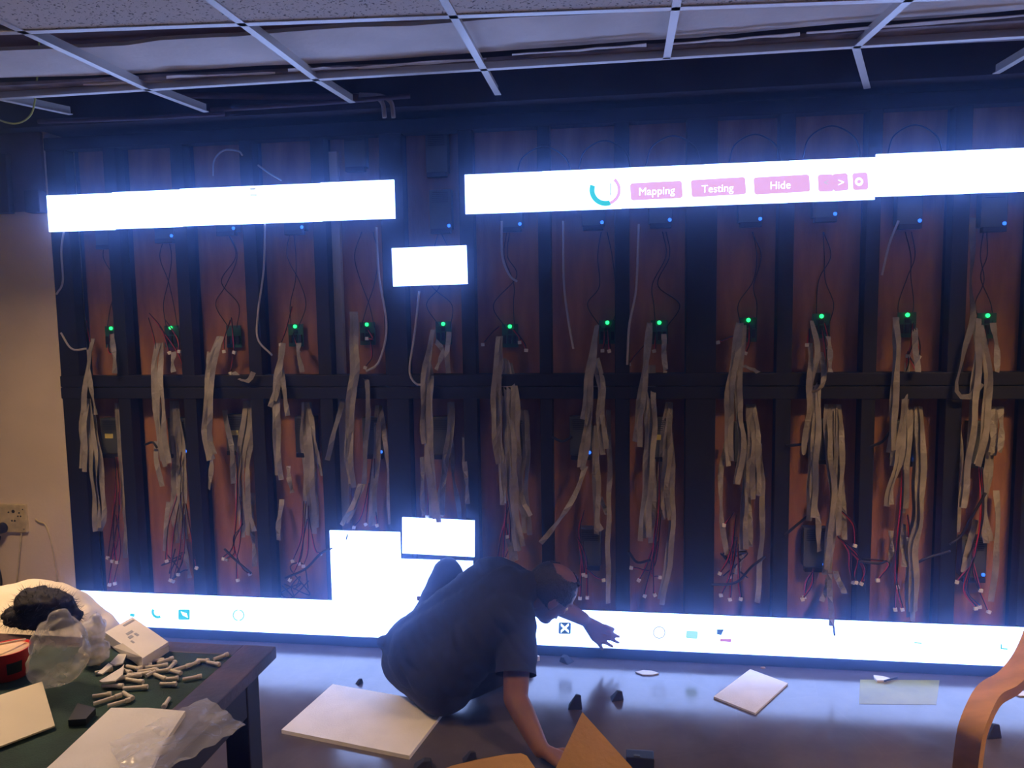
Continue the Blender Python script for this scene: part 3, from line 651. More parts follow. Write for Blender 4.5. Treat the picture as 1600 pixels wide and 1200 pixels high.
# ------------------------------------------------------------------ red and black leads with white plugs
def lead(P, label, group, both=True):
    t = empty('power_lead', P[0])
    tubeo('red_wire', P, .0024, 'wire_red', t)
    if both: tubeo('black_wire', [p+Vector((.006*math.sin(i*1.3), -.004, .004)) for i, p in enumerate(P)], .0022, 'wire_black', t)
    d = (P[-1]-P[-2]).normalized()
    o = boxo('plug', (P[-1]-t.location)+d*.006, (.015, .010, .014), 'conn', t, rot=(0, R.uniform(-.5, .5), R.uniform(-.3, .3)), local=True, bev=.0015)
    tag(t, label, 'power lead', group)
def cpath(c, pts, y=.0): return [at(*px(c, *q), 1, y+R.uniform(-.012, .012)) for q in pts]
LEADS = {1: [('B1', [(345, 440), (345, 600), (335, 760), (350, 905)]), ('B1', [(352, 440), (362, 640), (340, 800), (330, 900)]), ('B1', [(360, 600), (355, 800), (330, 900), (318, 1005)]), ('B1', [(350, 500), (332, 700), (310, 885)]), ('B1', [(348, 700), (365, 850), (345, 960), (342, 1000)])],
 2: [('B1', [(640, 420), (620, 600), (580, 750), (573, 900)]), ('B1', [(640, 600), (600, 800), (590, 985)]), ('B1', [(650, 650), (630, 850), (602, 990)]), ('B1', [(660, 650), (690, 850), (705, 930)]), ('B1', [(655, 700), (650, 850), (625, 960)])],
 3: [('B1', [(885, 420), (885, 600), (870, 830), (830, 890)]), ('B1', [(900, 620), (905, 740), (870, 800), (880, 870), (845, 895)]), ('B1', [(905, 640), (900, 800), (885, 900), (890, 985)]), ('B1', [(915, 740), (870, 830), (905, 930), (940, 960)])],
 4: [('B2', [(215, 640), (200, 800), (165, 900)]), ('B2', [(225, 640), (205, 850), (193, 912)]), ('B2', [(235, 660), (230, 850), (213, 922)]), ('B2', [(235, 700), (260, 850), (283, 870)]), ('B2', [(230, 720), (190, 900), (153, 985)])],
 5: [('B2', [(520, 450), (500, 600), (490, 735)]), ('B2', [(530, 450), (525, 620), (540, 740)]), ('B2', [(505, 560), (470, 700), (440, 750)])],
 6: [('B2', [(800, 560), (800, 690), (798, 715)]), ('B2', [(790, 480), (770, 600), (765, 700)])],
 7: [('B3', [(150, 640), (140, 720), (120, 800), (112, 895)]), ('B3', [(150, 650), (135, 780), (132, 900)]), ('B3', [(160, 660), (140, 720), (150, 790)]), ('B3', [(160, 660), (160, 820), (140, 890)])],
 8: [('B3', [(465, 800), (480, 880), (490, 960)]), ('B3', [(490, 820), (480, 900), (475, 1065)]), ('B3', [(470, 810), (500, 900), (507, 1062)]), ('B3', [(495, 680), (470, 760), (480, 850), (502, 965)]), ('B3', [(505, 940), (540, 975), (575, 988)])],
 9: [('B3', [(830, 450), (825, 680), (795, 900), (765, 1055)]), ('B3', [(820, 690), (800, 850), (800, 960), (808, 1050)]), ('B3', [(840, 680), (800, 930), (710, 935)]), ('B3', [(815, 800), (770, 920), (740, 985)]), ('B3', [(820, 820), (790, 960), (825, 975)])],
 10: [('B4', [(200, 700), (180, 850), (175, 970)]), ('B4', [(190, 690), (150, 740)]), ('B4', [(205, 800), (180, 950), (173, 1070)]), ('B4', [(210, 830), (210, 1000), (220, 1068)]), ('B4', [(195, 800), (160, 900), (130, 955)]), ('B4', [(205, 850), (165, 980), (135, 1052)])],
 11: [('B4', [(655, 670), (720, 740), (730, 830)]), ('B4', [(650, 790), (700, 860), (705, 930), (722, 995)]), ('B4', [(655, 800), (740, 880), (730, 960), (735, 995)]), ('B4', [(690, 840), (770, 930), (760, 1000)]), ('B4', [(700, 850), (765, 940), (768, 1080)]), ('B4', [(550, 940), (510, 1000), (505, 1060)]), ('B4', [(545, 940), (535, 1010), (500, 1070)])],
 12: [('B5', [(258, 480), (245, 680), (230, 850), (225, 1115)]), ('B5', [(262, 490), (250, 650), (240, 760), (235, 1015)]), ('B5', [(280, 700), (285, 800)]), ('B5', [(230, 860), (225, 1000), (255, 1115)]), ('B5', [(80, 895), (190, 915), (150, 985)])],
 13: [('B5', [(600, 480), (605, 650), (595, 800), (570, 880), (605, 1030)]), ('B5', [(612, 490), (610, 700), (580, 870), (575, 960), (640, 1125)]), ('B5', [(575, 890), (530, 1030), (580, 1110)]), ('B5', [(570, 900), (540, 1040), (597, 1105)]), ('B5', [(560, 930), (520, 970), (503, 993)])]}
for b, ls in LEADS.items():
    for (c, pts) in ls:
        lead(cpath(c, pts), 'red lead with white plug low in %s bay from the cream wall' % ORD[b-1], 'lower power leads, %s bay' % ORD[b-1])
UP = {1: [('A1', [(385, 460), (400, 540), (405, 580)]), ('A1', [(490, 520), (485, 600), (523, 608)])], 2: [('A1', [(668, 430), (720, 500), (755, 598)]), ('A1', [(740, 460), (790, 540), (799, 592)]), ('A1', [(715, 490), (790, 600), (825, 690)]), ('A1', [(665, 450), (690, 560), (690, 640)])],
 3: [('A1', [(1035, 450), (1040, 540), (1045, 596)]), ('A1', [(1030, 460), (1000, 540), (1000, 592)]), ('A1', [(1045, 600), (1035, 650), (1030, 690)])], 4: [('A1', [(1305, 400), (1275, 500), (1255, 562)]), ('A1', [(1310, 520), (1330, 590)])],
 5: [('A2', [(215, 500), (235, 540), (215, 540)]), ('A2', [(225, 540), (230, 620), (205, 665)])], 7: [('A2', [(800, 490), (760, 520), (730, 562)]), ('A2', [(860, 500), (885, 530), (890, 553)]), ('A2', [(865, 500), (905, 560), (918, 588)])],
 8: [('A2', [(1270, 500), (1268, 550), (1262, 588)]), ('A2', [(1285, 500), (1290, 590)])], 9: [('A2', [(1500, 520), (1492, 590)]), ('A2', [(1460, 560), (1400, 620), (1382, 650)]), ('A2', [(1525, 580), (1540, 685)])],
 10: [('A3', [(375, 480), (370, 560), (358, 600)]), ('A3', [(330, 520), (240, 555)])], 11: [('A3', [(710, 470), (725, 540), (728, 575)]), ('A3', [(700, 500), (710, 600), (712, 685)]), ('A3', [(640, 500), (632, 562)])],
 12: [('A3', [(1105, 470), (1095, 560), (1083, 612)]), ('A3', [(1105, 480), (1125, 560), (1130, 616)]), ('A3', [(1080, 600), (1075, 660), (1057, 712)]), ('A3', [(1085, 620), (1115, 680), (1135, 714)])], 13: [('A3', [(1425, 500), (1430, 560), (1428, 590)]), ('A3', [(1400, 600), (1405, 680), (1408, 735)])]}
for b, ls in UP.items():
    for (c, pts) in ls:
        lead(cpath(c, pts, .03), 'red lead with white plug high in %s bay from the cream wall' % ORD[b-1], 'upper power leads, %s bay' % ORD[b-1])
# thin dark wires from upper supplies down to the cards
for i, g in enumerate(greens):
    for k in range(2):
        u0 = g[0]+R.uniform(-10, 10); s = (-1, 1)[k]
        P = [at(u0+R.uniform(-4, 4), 362, 1, .09), at(u0+R.uniform(-14, 14), 400, 1, .098), at(u0+R.uniform(-16, 16), 440+R.uniform(-8, 8), 1, .098), at(u0+s*R.uniform(4, 24), 476, 1, .095), at(g[0]+s*R.uniform(4, 12), 512, 1, .078)]
        o = tubeo('supply_wire', P, .0019, 'wire_black'); tag(o, 'thin dark wire dropping to the card of the %s bay from the cream wall' % ORD[i], 'wire', 'supply wires, %s bay' % ORD[i])
# arched dark cables above the upper strips
for j, (c, r) in enumerate([((945, 250), 34), ((1052, 245), 36), ((1180, 240), 34), ((1300, 232), 38), ((1430, 228), 36), ((850, 262), 36)]):
    P = [at(c[0]+r*1.2*math.cos(math.radians(t)), c[1]+14-r*1.3*math.sin(math.radians(t)), 1, -.005) for t in (0, 40, 90, 140, 180)]
    o = tubeo('arched_cable', P, .003, 'wire_black'); tag(o, 'dark cable arching above the longer upper strip, number %s from its free end' % ORD[(5 if j == 5 else j)] if False else 'thin dark cable arching above the longer upper strip', 'cable', 'arched cables over the longer upper strip')
o = tubeo('pale_cable_loop', [at(333, 275, 1, -.006), at(335, 250, 1, -.006), at(350, 235, 1, -.006), at(372, 236, 1, -.006), at(379, 243, 1, -.006)], .004, 'wire_white'); tag(o, 'pale looped cable standing above the shorter upper strip', 'cable')
o = tubeo('pale_cable_end', [at(403, 258, 1, .0), at(420, 270, 1, .0), at(440, 282, 1, .0)], .004, 'wire_white'); tag(o, 'short pale cable end above the shorter upper strip', 'cable')
for (P, lab) in [([(414, 345), (412, 420), (403, 490), (403, 530), (425, 555)], 'pale cable hanging down the post between third and fourth bays'),
                 ([(102, 350), (96, 390), (98, 440), (88, 460)], 'thin pale cable on the end post by the cream wall'), ([(95, 520), (112, 545), (135, 545)], 'short pale cable entering the first bay by the cream wall'),
                 ([(588, 355), (592, 430), (604, 510), (592, 565), (572, 580)], 'pale cable hanging beside the card of the fifth bay'), ([(655, 455), (648, 520), (640, 580), (652, 601), (662, 598)], 'pale cable hanging below the single lit module'),
                 ([(880, 345), (881, 440), (888, 500), (896, 545)], 'pale cable hanging straight in the eighth bay'), ([(784, 345), (785, 400), (796, 430), (808, 440)], 'short pale cable hanging in the seventh bay'),
                 ([(998, 350), (994, 450), (983, 510), (980, 570)], 'faint pale cable on the post before the ninth bay'), ([(1404, 345), (1390, 380), (1378, 430)], 'pale cable hanging beside the card of the twelfth bay')]:
    o = tubeo('loose_cable', [at(u, v, 1, -.012) for u, v in P], .0048, 'wire_white'); tag(o, lab, 'cable')
# black mains cables crossing between bays
for (c, P, lab) in [('B4', [(415, 792), (470, 745), (525, 700)], 'black mains cable slanting at the edge of the eleventh bay'), ('B4', [(92, 1010), (200, 1000), (270, 930), (330, 885)], 'black mains cable crossing the bottom of the tenth bay'),
                    ('B5', [(60, 905), (150, 915), (185, 905)], 'black mains cable entering the foot of the twelfth bay'), ('B5', [(310, 920), (370, 890), (470, 860)], 'black mains cable crossing to the thirteenth bay'), ('B5', [(470, 830), (520, 790), (560, 720), (630, 600)], 'black mains cable rising through the thirteenth bay'),
                    ('B3', [(350, 350), (395, 370), (440, 350)], 'black mains cable entering the eighth bay at mid height'), ('B3', [(690, 860), (730, 910), (790, 900)], 'black mains cable in the foot of the ninth bay'),
                    ('B4', [(420, 390), (480, 385), (520, 380)], 'black mains cable entering the eleventh bay at mid height'), ('B5', [(115, 395), (170, 370), (200, 330)], 'black mains cable entering the twelfth bay at mid height'),
                    ('B2', [(130, 980), (220, 940), (290, 870), (345, 845)], 'black mains cable beside the white block of modules'), ('B1', [(475, 385), (510, 375), (530, 400)], 'black mains cable entering the second bay at mid height'), ('B1', [(830, 850), (880, 900), (950, 960)], 'black mains cable low in the third bay')]:
    o = tubeo('mains_cable', cpath(c, P, -.018), .0055, 'wire_black'); tag(o, lab, 'cable')
for b, (u, v) in {'fourth': (462, 905), 'second': (270, 880), 'tenth': (1145, 875)}.items():
    for k in range(3):
        P = [at(u+R.uniform(-25, 25), v+R.uniform(-25, 30), 1, .05) for _ in range(5)]
        o = tubeo('tangled_wire', P, .003, 'wire_black'); tag(o, 'black wire tangled at the foot of the %s bay from the cream wall' % b, 'wire', 'tangled wires, %s bay' % b)
o = tubeo('dangling_wire', [at(1300, 958, 1, -.03), at(1302, 975, 1, -.032), at(1304, 993, 1, -.034)], .004, 'wire_black'); tag(o, 'dark wire end hanging over the floor strip under the eleventh bay', 'wire')
o = tubeo('wire_end', [at(543, 835, 1, -.03), at(541, 843, 1, -.03)], .003, 'wire_black'); tag(o, 'tiny dark wire end on the white block of modules', 'wire')

# ------------------------------------------------------------------ socket and wires on the cream wall
pc = at(8, 809, 1, .0); t = empty('wall_socket', pc); tag(t, 'cream wall socket plate with a black plug on the cream wall', 'wall socket')
boxo('plate', (0, 0, 0), (.235, .022, .135), 'socket', t, bev=.005, local=True)
for (x, z, r) in ((.055, .035, .008), (.085, .028, .004), (.092, .012, .004), (.078, .012, .004), (.06, -.01, .0045), (.045, -.01, .0045), (.105, .045, .003), (.105, -.05, .003), (.03, .03, .004)):
    bm = bmesh.new(); lathe(bm, [(.0001, -.001), (r, -.001), (r, .001), (.0001, .001)], 10)
    o = link('socket_hole', bm_mesh(bm), 'dark_hole', t); o.location = (x, -.0115, z); o.rotation_euler = (math.pi/2, 0, 0)
bm = bmesh.new(); lathe(bm, [(.0001, 0), (.026, 0), (.022, .03), (.014, .045), (.0001, .046)], 14)
o = link('plug', bm_mesh(bm), 'black_plastic', t, True); o.location = (-.005, -.011, -.045); o.rotation_euler = (math.pi/2, 0, 0)
for (P, lab, r, m) in [([(34, 826), (30, 870), (24, 930), (20, 990)], 'thin wire hanging straight down from the socket plate', .0035, 'socket'),
                    ([(55, 811), (62, 816), (70, 819), (78, 840), (86, 880), (92, 930)], 'thin wire hanging from a nail beside the socket plate', .0035, 'socket'),
                    ([(0, 838), (-6, 870), (2, 910), (-4, 960)], 'black flex hanging from the plug in the socket', .005, 'wire_black')]:
    o = tubeo('wall_wire', [at(u, v, 1, -.004) for u, v in P], r, m); tag(o, lab, 'wire')

# ------------------------------------------------------------------ man sitting on the floor
V = Vector
def build_man():
    t = empty('person', (.25, -.46, 0))
    tag(t, 'man in a dark t-shirt sitting on the floor, reaching to the lit floor strip', 'person')
    O = t.location
    hipR, hipL = V((.30, -.53, .125)), V((.15, -.40, .14))
    RS, LS = V((.585, -.515, .375)), V((.47, -.335, .475)); SC = (RS+LS)/2
    kneeL, ankL = V((.240, -.165, .405)), V((.40, -.15, .085))
    kneeR, ankR = V((.52, -.34, .11)), V((.42, -.17, .075))
    elbR, wriR = V((.592, -.675, .150)), V((.690, -.800, .048))
    elbL = V((.675, -.17, .30)); wriL = at(911, 967, 1, -.105)
    H = V((.700, -.37, .437))
    up = V((.66, .10, .74)).normalized(); fw = V((.62, .42, -.66)); fw = (fw-up*fw.dot(up)).normalized(); lf = up.cross(fw)
    HR = Matrix((fw, lf, up)).transposed()
    bm = bmesh.new()
    # trunk core, legs (under clothing)
    capsule(bm, (hipL+hipR)/2, SC-V((.03, 0, .03)), .09, .07); capsule(bm, LS, RS, .05, .05)
    capsule(bm, hipL, kneeL, .062, .045); capsule(bm, kneeL, ankL, .044, .036); capsule(bm, hipR, kneeR, .062, .046); capsule(bm, kneeR, ankR, .044, .036)
    for a, d in ((ankL, V((.17, .0, -.04))), (ankR, V((-.15, .07, -.02)))):
        capsule(bm, a-V((0, 0, .035)), a+d*.6-V((0, 0, .02)), .036, .034); capsule(bm, a+d*.6-V((0, 0, .02)), a+d-V((0, 0, .012)), .034, .024)
    # neck and head
    capsule(bm, SC+V((.03, 0, .03)), H-up*.06-fw*.035, .062, .054)
    ellipsoid(bm, H, (.098, .077, .092), HR); ellipsoid(bm, H+fw*.030-up*.055, (.064, .060, .078), HR)
    ellipsoid(bm, H+fw*.056-up*.112, (.032, .034, .026), HR)
    capsule(bm, H+fw*.088-up*.022, H+fw*.112-up*.058, .010, .015); ellipsoid(bm, H+fw*.086-up*.008, (.016, .050, .012), HR)
    ellipsoid(bm, H+fw*.088-up*.085, (.012, .026, .010), HR)
    for s in (-1, 1):
        ellipsoid(bm, H-fw*.008-up*.028+lf*s*.078, (.019, .009, .032), HR)
        ellipsoid(bm, H+fw*.068-up*.045+lf*s*.038, (.020, .018, .016), HR)
    # arms
    capsule(bm, RS, elbR, .056, .043); capsule(bm, elbR, elbR.lerp(wriR, .35), .043, .041); capsule(bm, elbR.lerp(wriR, .35), wriR, .041, .029)
    capsule(bm, LS, elbL, .054, .042); capsule(bm, elbL, elbL.lerp(wriL, .35), .041, .038); capsule(bm, elbL.lerp(wriL, .35), wriL, .038, .028)
    # hands
    def finger(a, b, c, r=.0085): capsule(bm, a, b, r*1.08, r, 10); capsule(bm, b, c, r, r*.82, 10)
    kn = [at(936, 976, 1, -.078), at(940, 984, 1, -.074), at(939, 992, 1, -.072), at(935, 999, 1, -.074)]
    tips = [at(959, 983, 1, -.060), at(967, 995, 1, -.052), at(966, 1004, 1, -.052), at(957, 1010, 1, -.058)]
    for k in kn: capsule(bm, wriL, k, .020, .0125, 10)
    for k, q in zip(kn, tips): finger(k, k.lerp(q, .52)+V((0, -.010, .006)), q, .0085)
    th = at(928, 998, 1, -.085); capsule(bm, wriL, th, .018, .012, 10); finger(th, at(936, 1006, 1, -.078), at(941, 1014, 1, -.068), .0092)
    fwd = V((.93, -.22, 0)).normalized(); sd = V((.22, .93, 0)).normalized(); base = V((wriR.x, wriR.y, .03))
    for j, (off, ln) in enumerate(((-.030, .062), (-.010, .078), (.011, .082), (.031, .072))):
        k = base+fwd*.078+sd*off-V((0, 0, .010)); capsule(bm, wriR, k, .021, .0125, 10)
        finger(k, k+fwd*ln*.5+sd*off*.25+V((0, 0, .002)), k+fwd*ln+sd*off*.5-V((0, 0, .008)), .0088)
    k = base+fwd*.03+sd*.045-V((0, 0, .012)); capsule(bm, wriR, k, .018, .012, 10); finger(k, k+fwd*.028+sd*.022, k+fwd*.055+sd*.030-V((0, 0, .004)), .0095)
    me = remesh(bm, .0055, 3); recentre(me, O); body = link('body', me, 'skin', t, True)
    # eyes
    for s in (-1, 1):
        b2 = bmesh.new(); ellipsoid(b2, H+fw*.080-up*.030+lf*s*.033-O, (.010, .013, .009), HR, 2); link('eye', bm_mesh(b2), 'conn', t, True)
    # hair : ring of hair round a bald crown
    b2 = bmesh.new(); ellipsoid(b2, (0, 0, 0), (.106, .0855, .100), None, 5)
    kill = []
    for f in b2.faces:
        c = f.calc_center_median(); x, y, z = c.x/.106, c.y/.0855, c.z/.100
        face = x > .45+.25*noise.noise(c*40) and z < .72 and not (abs(y) > .93)
        bald = (V((x+.12, y*.9+.05, z-.92)).length < .66+.10*noise.noise(c*50))
        nape = z < -.62-.2*x
        front_low = x > .05 and z < -.15
        if face or bald or nape or front_low: kill.append(f)
    bmesh.ops.delete(b2, geom=kill, context='FACES')
    for v in b2.verts: v.co *= 1+.03*noise.noise(v.co*90)+.02*noise.noise(v.co*260)
    r = bmesh.ops.solidify(b2, geom=b2.faces[:], thickness=.010)
    bmesh.ops.transform(b2, matrix=Matrix.Translation(H-O) @ HR.to_4x4(), verts=b2.verts)
    link('hair', bm_mesh(b2), 'hair', t, True)['label'] = 'short black hair round a bald crown'
    # shirt
    b2 = bmesh.new()
    waist = (hipL+hipR)/2+V((0, 0, .03))
    capsule(b2, hipL+V((.015, -.01, .045)), LS+V((-.015, -.01, -.035)), .128, .098, 20); capsule(b2, hipR+V((0, 0, .04)), RS+V((-.05, .0, -.005)), .132, .100, 20)
    capsule(b2, waist+V((0, 0, .03)), SC-V((.0, 0, .01)), .148, .112, 20); capsule(b2, LS, RS, .064, .066, 16)
    capsule(b2, SC, SC+V((.072, .015, .026)), .084, .064, 16)
    capsule(b2, hipL+V((.03, .0, .07)), hipL+V((-.100, -.05, .085)), .09, .026, 16)
    hemR = RS.lerp(elbR, .72); dR = (elbR-RS).normalized(); capsule(b2, RS, hemR+dR*.06, .064, .080, 18)
    hemL = LS.lerp(elbL, .60); dL = (elbL-LS).normalized(); capsule(b2, LS, hemL+dL*.06, .064, .074, 18)
    me = remesh(b2, .0075, 8)
    b2 = bmesh.new(); b2.from_mesh(me); bpy.data.meshes.remove(me)
    ax = (SC-waist).normalized()
    def beyond(f):
        q = f.calc_center_median()-hemR; h = q.dot(dR); return -.03 < h < .2 and (q-dR*h).length < .092
    fs = [f for f in b2.faces if beyond(f)]
    es = {e for f in fs for e in f.edges}; vs = {v for f in fs for v in f.verts}
    bmesh.ops.bisect_plane(b2, geom=list(vs)+list(es)+fs, plane_co=hemR, plane_no=dR, clear_outer=True)
    bmesh.ops.delete(b2, geom=[v for v in b2.verts if not v.link_faces], context='VERTS')
    b2.normal_update()
    for v in b2.verts:
        p = v.co; a = p.dot(ax); q = p-ax*a
        n1 = noise.noise(V((a*26, q.x*7, q.z*7))); n2 = noise.noise(V((p.x*9, p.y*9, p.z*9)))
        amp = .0105*(.35+abs(n2)*1.6)
        v.co = p+v.normal*(amp*(abs(n1)*2-.5))
        if v.co.z < .0155: v.co.z = .0155
    bmesh.ops.translate(b2, vec=-O, verts=b2.verts)
    link('t_shirt', bm_mesh(b2), 'shirt', t, True)['label'] = 'dark navy t-shirt'
    # trousers
    b2 = bmesh.new()
    capsule(b2, hipL, hipR, .120, .122, 18)
    capsule(b2, hipL+V((.02, .03, 0)), kneeL, .095, .064, 16); capsule(b2, kneeL, ankL+V((0, 0, .02)), .062, .050, 16)
    capsule(b2, hipR, kneeR, .100, .066, 16); capsule(b2, kneeR, ankR, .064, .052, 16)
    me = remesh(b2, .009, 6)
    for v in me.vertices:
        p = v.co; v.co = p+v.normal*(.005*noise.noise(V((p.x*14, p.y*14, p.z*26))))
        if v.co.z < .0150 and v.co.x < .36: v.co.z = .0150
        elif v.co.z < .004: v.co.z = .004
    recentre(me, O); link('trousers', me, 'trousers', t, True)['label'] = 'dark trousers'
    boxo('pocket_badge', at(655, 935, 1, -.245), (.018, .006, .018), 'skin', t, bev=.002)
build_man()

# ------------------------------------------------------------------ things on the floor
def sheet(name, pxs, z, th, m, label, cat):
    pts = [at(u, v, 2, z) for u, v in pxs]; o = prismo(name, pts, (0, 0, th), m); return tag(o, label, cat)
L_, T_, B_ = at(440, 1146, 2, .0), at(520, 1074, 2, .0), at(640, 1187, 2, .0)
o = prismo('foam_sheet', [L_, B_, B_+(T_-L_), T_], (0, 0, .014), 'foam'); tag(o, 'thick white foam sheet partly under the sitting man', 'foam sheet')
sheet('foam_tile', [(1115, 1091), (1180, 1117), (1231, 1070), (1172, 1048)], .0005, .007, 'foam', 'small white square sheet lying alone before the floor strip', 'sheet')
o = prismo('painted_floor_reflection', [at(u, v, 2, .0003) for u, v in ((1344, 1062), (1468, 1063), (1463, 1101), (1342, 1100))], (0, 0, .0005), 'yellow_reflection'); tag(o, 'yellow rectangle laid on the floor as a painted screen reflection', 'painted reflection')  # thin coloured sheet added in place of a yellow screen reflection
def wedge(u, v, s, rz, h, label):
    p = at(u, v, 2, 0); bm = bmesh.new()
    a = [V((-.5, -.4, 0)), V((.5, -.35, 0)), V((.45, .35, 0)), V((-.4, .4, 0))]; b = [V((.05, -.25, 1)), V((.42, -.2, .95)), V((.40, .2, .8)), V((.1, .22, .85))]
    A = [bm.verts.new(V((q.x*s, q.y*s, 0))) for q in a]; B = [bm.verts.new(V((q.x*s, q.y*s, q.z*h))) for q in b]
    bm.faces.new(A[::-1]); bm.faces.new(B)
    for i in range(4): bm.faces.new((A[i], A[(i+1) % 4], B[(i+1) % 4], B[i]))
    bevel(bm, .002, 1)
    o = link('foam_wedge', bm_mesh(bm), 'foam_black'); o.location = p; o.rotation_euler = (0, 0, rz); tag(o, label, 'wedge', 'black foam wedges on the floor')
wedge(898, 1105, .055, .1, .055, 'black foam wedge standing just behind the cardboard tip')
wedge(963, 1092, .050, .3, .035, 'black foam wedge on the floor between cardboard tip and small white sheet')
wedge(1548, 1150, .055, .2, .048, 'black foam wedge on the floor behind the wooden chair arm')
wedge(885, 1034, .055, 2.6, .025, 'flat black foam scrap under the reaching hand')
wedge(561, 1068, .03, 1, .02, 'tiny black scrap beside the thick foam sheet')
wedge(733, 1189, .05, .4, .035, 'black scrap on the floor before the man near the cardboard flap')
wedge(660, 1199, .07, .2, .03, 'black scrap just below the thick foam sheet')
def scrap(u, v, s, m, label, n=6, h=.006):
    p = at(u, v, 2, .001); pts = []
    for k in range(n):
        a = 2*math.pi*k/n; r = s*R.uniform(.5, 1); pts.append(p+V((r*math.cos(a)*1.3, r*math.sin(a)*.8, 0)))
    o = prismo('paper_scrap', pts, (0, 0, h), m); tag(o, label, 'scrap', 'scraps on the floor')
scrap(1012, 1052, .04, 'paper', 'pale paper scrap on the floor near the floor strip middle', h=.004)
scrap(1376, 1062, .035, 'paper', 'pale paper scrap lying by the yellow floor patch', h=.008)
scrap(1192, 1044, .012, 'cardboard', 'tiny brown scrap behind the small white sheet', h=.004)
scrap(836, 1032, .018, 'paper', 'small pale scrap beside the t-shirt sleeve', h=.02)
o = tubeo('dark_stick', [at(1382, 1064, 2, .008), at(1402, 1058, 2, .008)], .004, 'wire_black'); tag(o, 'short dark stick lying by the yellow floor patch', 'stick')
scrap(1597, 1085, .03, 'paper', 'white scrap on the floor right of the chair arm', h=.004)
p = at(1000, 1194, 2, .0); t = empty('adapter_box', p); tag(t, 'small black adapter box on the floor beside the cardboard', 'box')
boxo('casing', (0, 0, .018), (.09, .05, .035), 'black_plastic', t, bev=.004, local=True); boxo('screw_plate', (-.01, -.012, .0365), (.02, .012, .003), 'psu', t, local=True)

# ------------------------------------------------------------------ cardboard carton
t = empty('cardboard_carton', (.80, -1.56, 0)); tag(t, 'open brown cardboard carton with raised flaps in front', 'carton')
rz = Matrix.Rotation(.12, 4, 'Z'); O = t.location
def wall(a, b, z0, z1, name):
    a, b = V((*a, 0)), V((*b, 0)); d = (b-a).normalized(); n = V((-d.y, d.x, 0))*.005
    pts = [a+V((0, 0, z0)), b+V((0, 0, z0)), b+V((0, 0, z1)), a+V((0, 0, z1))]
    prismo(name, [p for p in pts], n, 'cardboard', t)
c4 = [(.58, -1.74), (.98, -1.70), (.955, -1.42), (.555, -1.46)]
for i in range(4): wall(c4[i], c4[(i+1) % 4], .004, .33, 'side_panel')
prismo('bottom_panel', [V((*c, .0)) for c in c4], (0, 0, .005), 'cardboard', t)
A = at(910, 1113, 2, .49); B = at(868, 1202, 2, .385); C = at(990, 1202, 2, .395)
B2 = A+(B-A)*1.55; C2 = A+(C-A)*1.55
nrm = (B-A).cross(C-A).normalized()*.005
prismo('raised_flap', [A, C2, V((.955, -1.425, .325)), V((.70, -1.445, .325)), B2], nrm, 'cardboard', t)
fl = [at(690, 1206, 2, .47), at(705, 1200, 2, .472), at(750, 1189, 2, .478), at(790, 1182, 2, .480), at(814, 1180, 2, .480), at(823, 1184, 2, .476), at(836, 1203, 2, .455)]
prismo('side_flap', fl+[V((.72, -1.725, .335)), V((.585, -1.735, .335))], (0, 0, .005), 'cardboard', t)
prismo('near_flap', [V((.60, -1.74, .33)), V((.97, -1.705, .33)), V((1.0, -1.86, .30)), V((.62, -1.90, .30))], (0, 0, .005), 'cardboard', t)

# ------------------------------------------------------------------ bentwood armchair
t = empty('armchair', (1.95, -1.5, 0)); tag(t, 'bent light wood armchair seen by its curved arm', 'armchair')
arm = [V((1.690, -1.475, .0)), V((1.700, -1.468, .22)), V((1.706, -1.462, .42)), V((1.712, -1.458, .505)), V((1.726, -1.445, .555)), at(1545, 1087, 2, .590), at(1577, 1066, 2, .612), at(1603, 1034, 2, .650), at(1622, 990, 2, .70), at(1640, 930, 2, .78), at(1650, 860, 2, .86)]
wv = V((.73, -.68, 0)).normalized()
def armrest(off):
    pts = catmull([p+off-t.location for p in arm], 90); bm = bmesh.new(); sweep_strip(bm, pts, .050, .028, [wv]*90)
    for e in bm.edges: e.smooth = e.calc_face_angle(0) < .8
    link('bent_arm', bm_mesh(bm), 'bent_wood', t, True)
armrest(V((0, 0, 0))); armrest(wv*.56)
run = V((.68, .73, 0))
def bar2(a, b, r, name):
    tubeo(name, [a, b], r, 'bent_wood', t, 8)
f0 = V((1.70, -1.468, .30)); bar2(f0+wv*.03, f0+wv*.53, .014, 'front_rail'); b0 = arm[-1]-V((0, 0, .04)); bar2(b0+wv*.03, b0+wv*.53, .014, 'top_rail')
seat = [f0+wv*.06, f0+wv*.50, f0+wv*.50+run*.40-V((0, 0, .06)), f0+wv*.06+run*.40-V((0, 0, .06))]
prismo('seat', seat, (0, 0, .05), 'cushion', t)
for j in (0.02, .54):
    tubeo('rear_leg', [f0+wv*j+run*.42-V((0, 0, .06)), f0+wv*j+run*.50-V((0, 0, .30))], .015, 'bent_wood', t, 8)

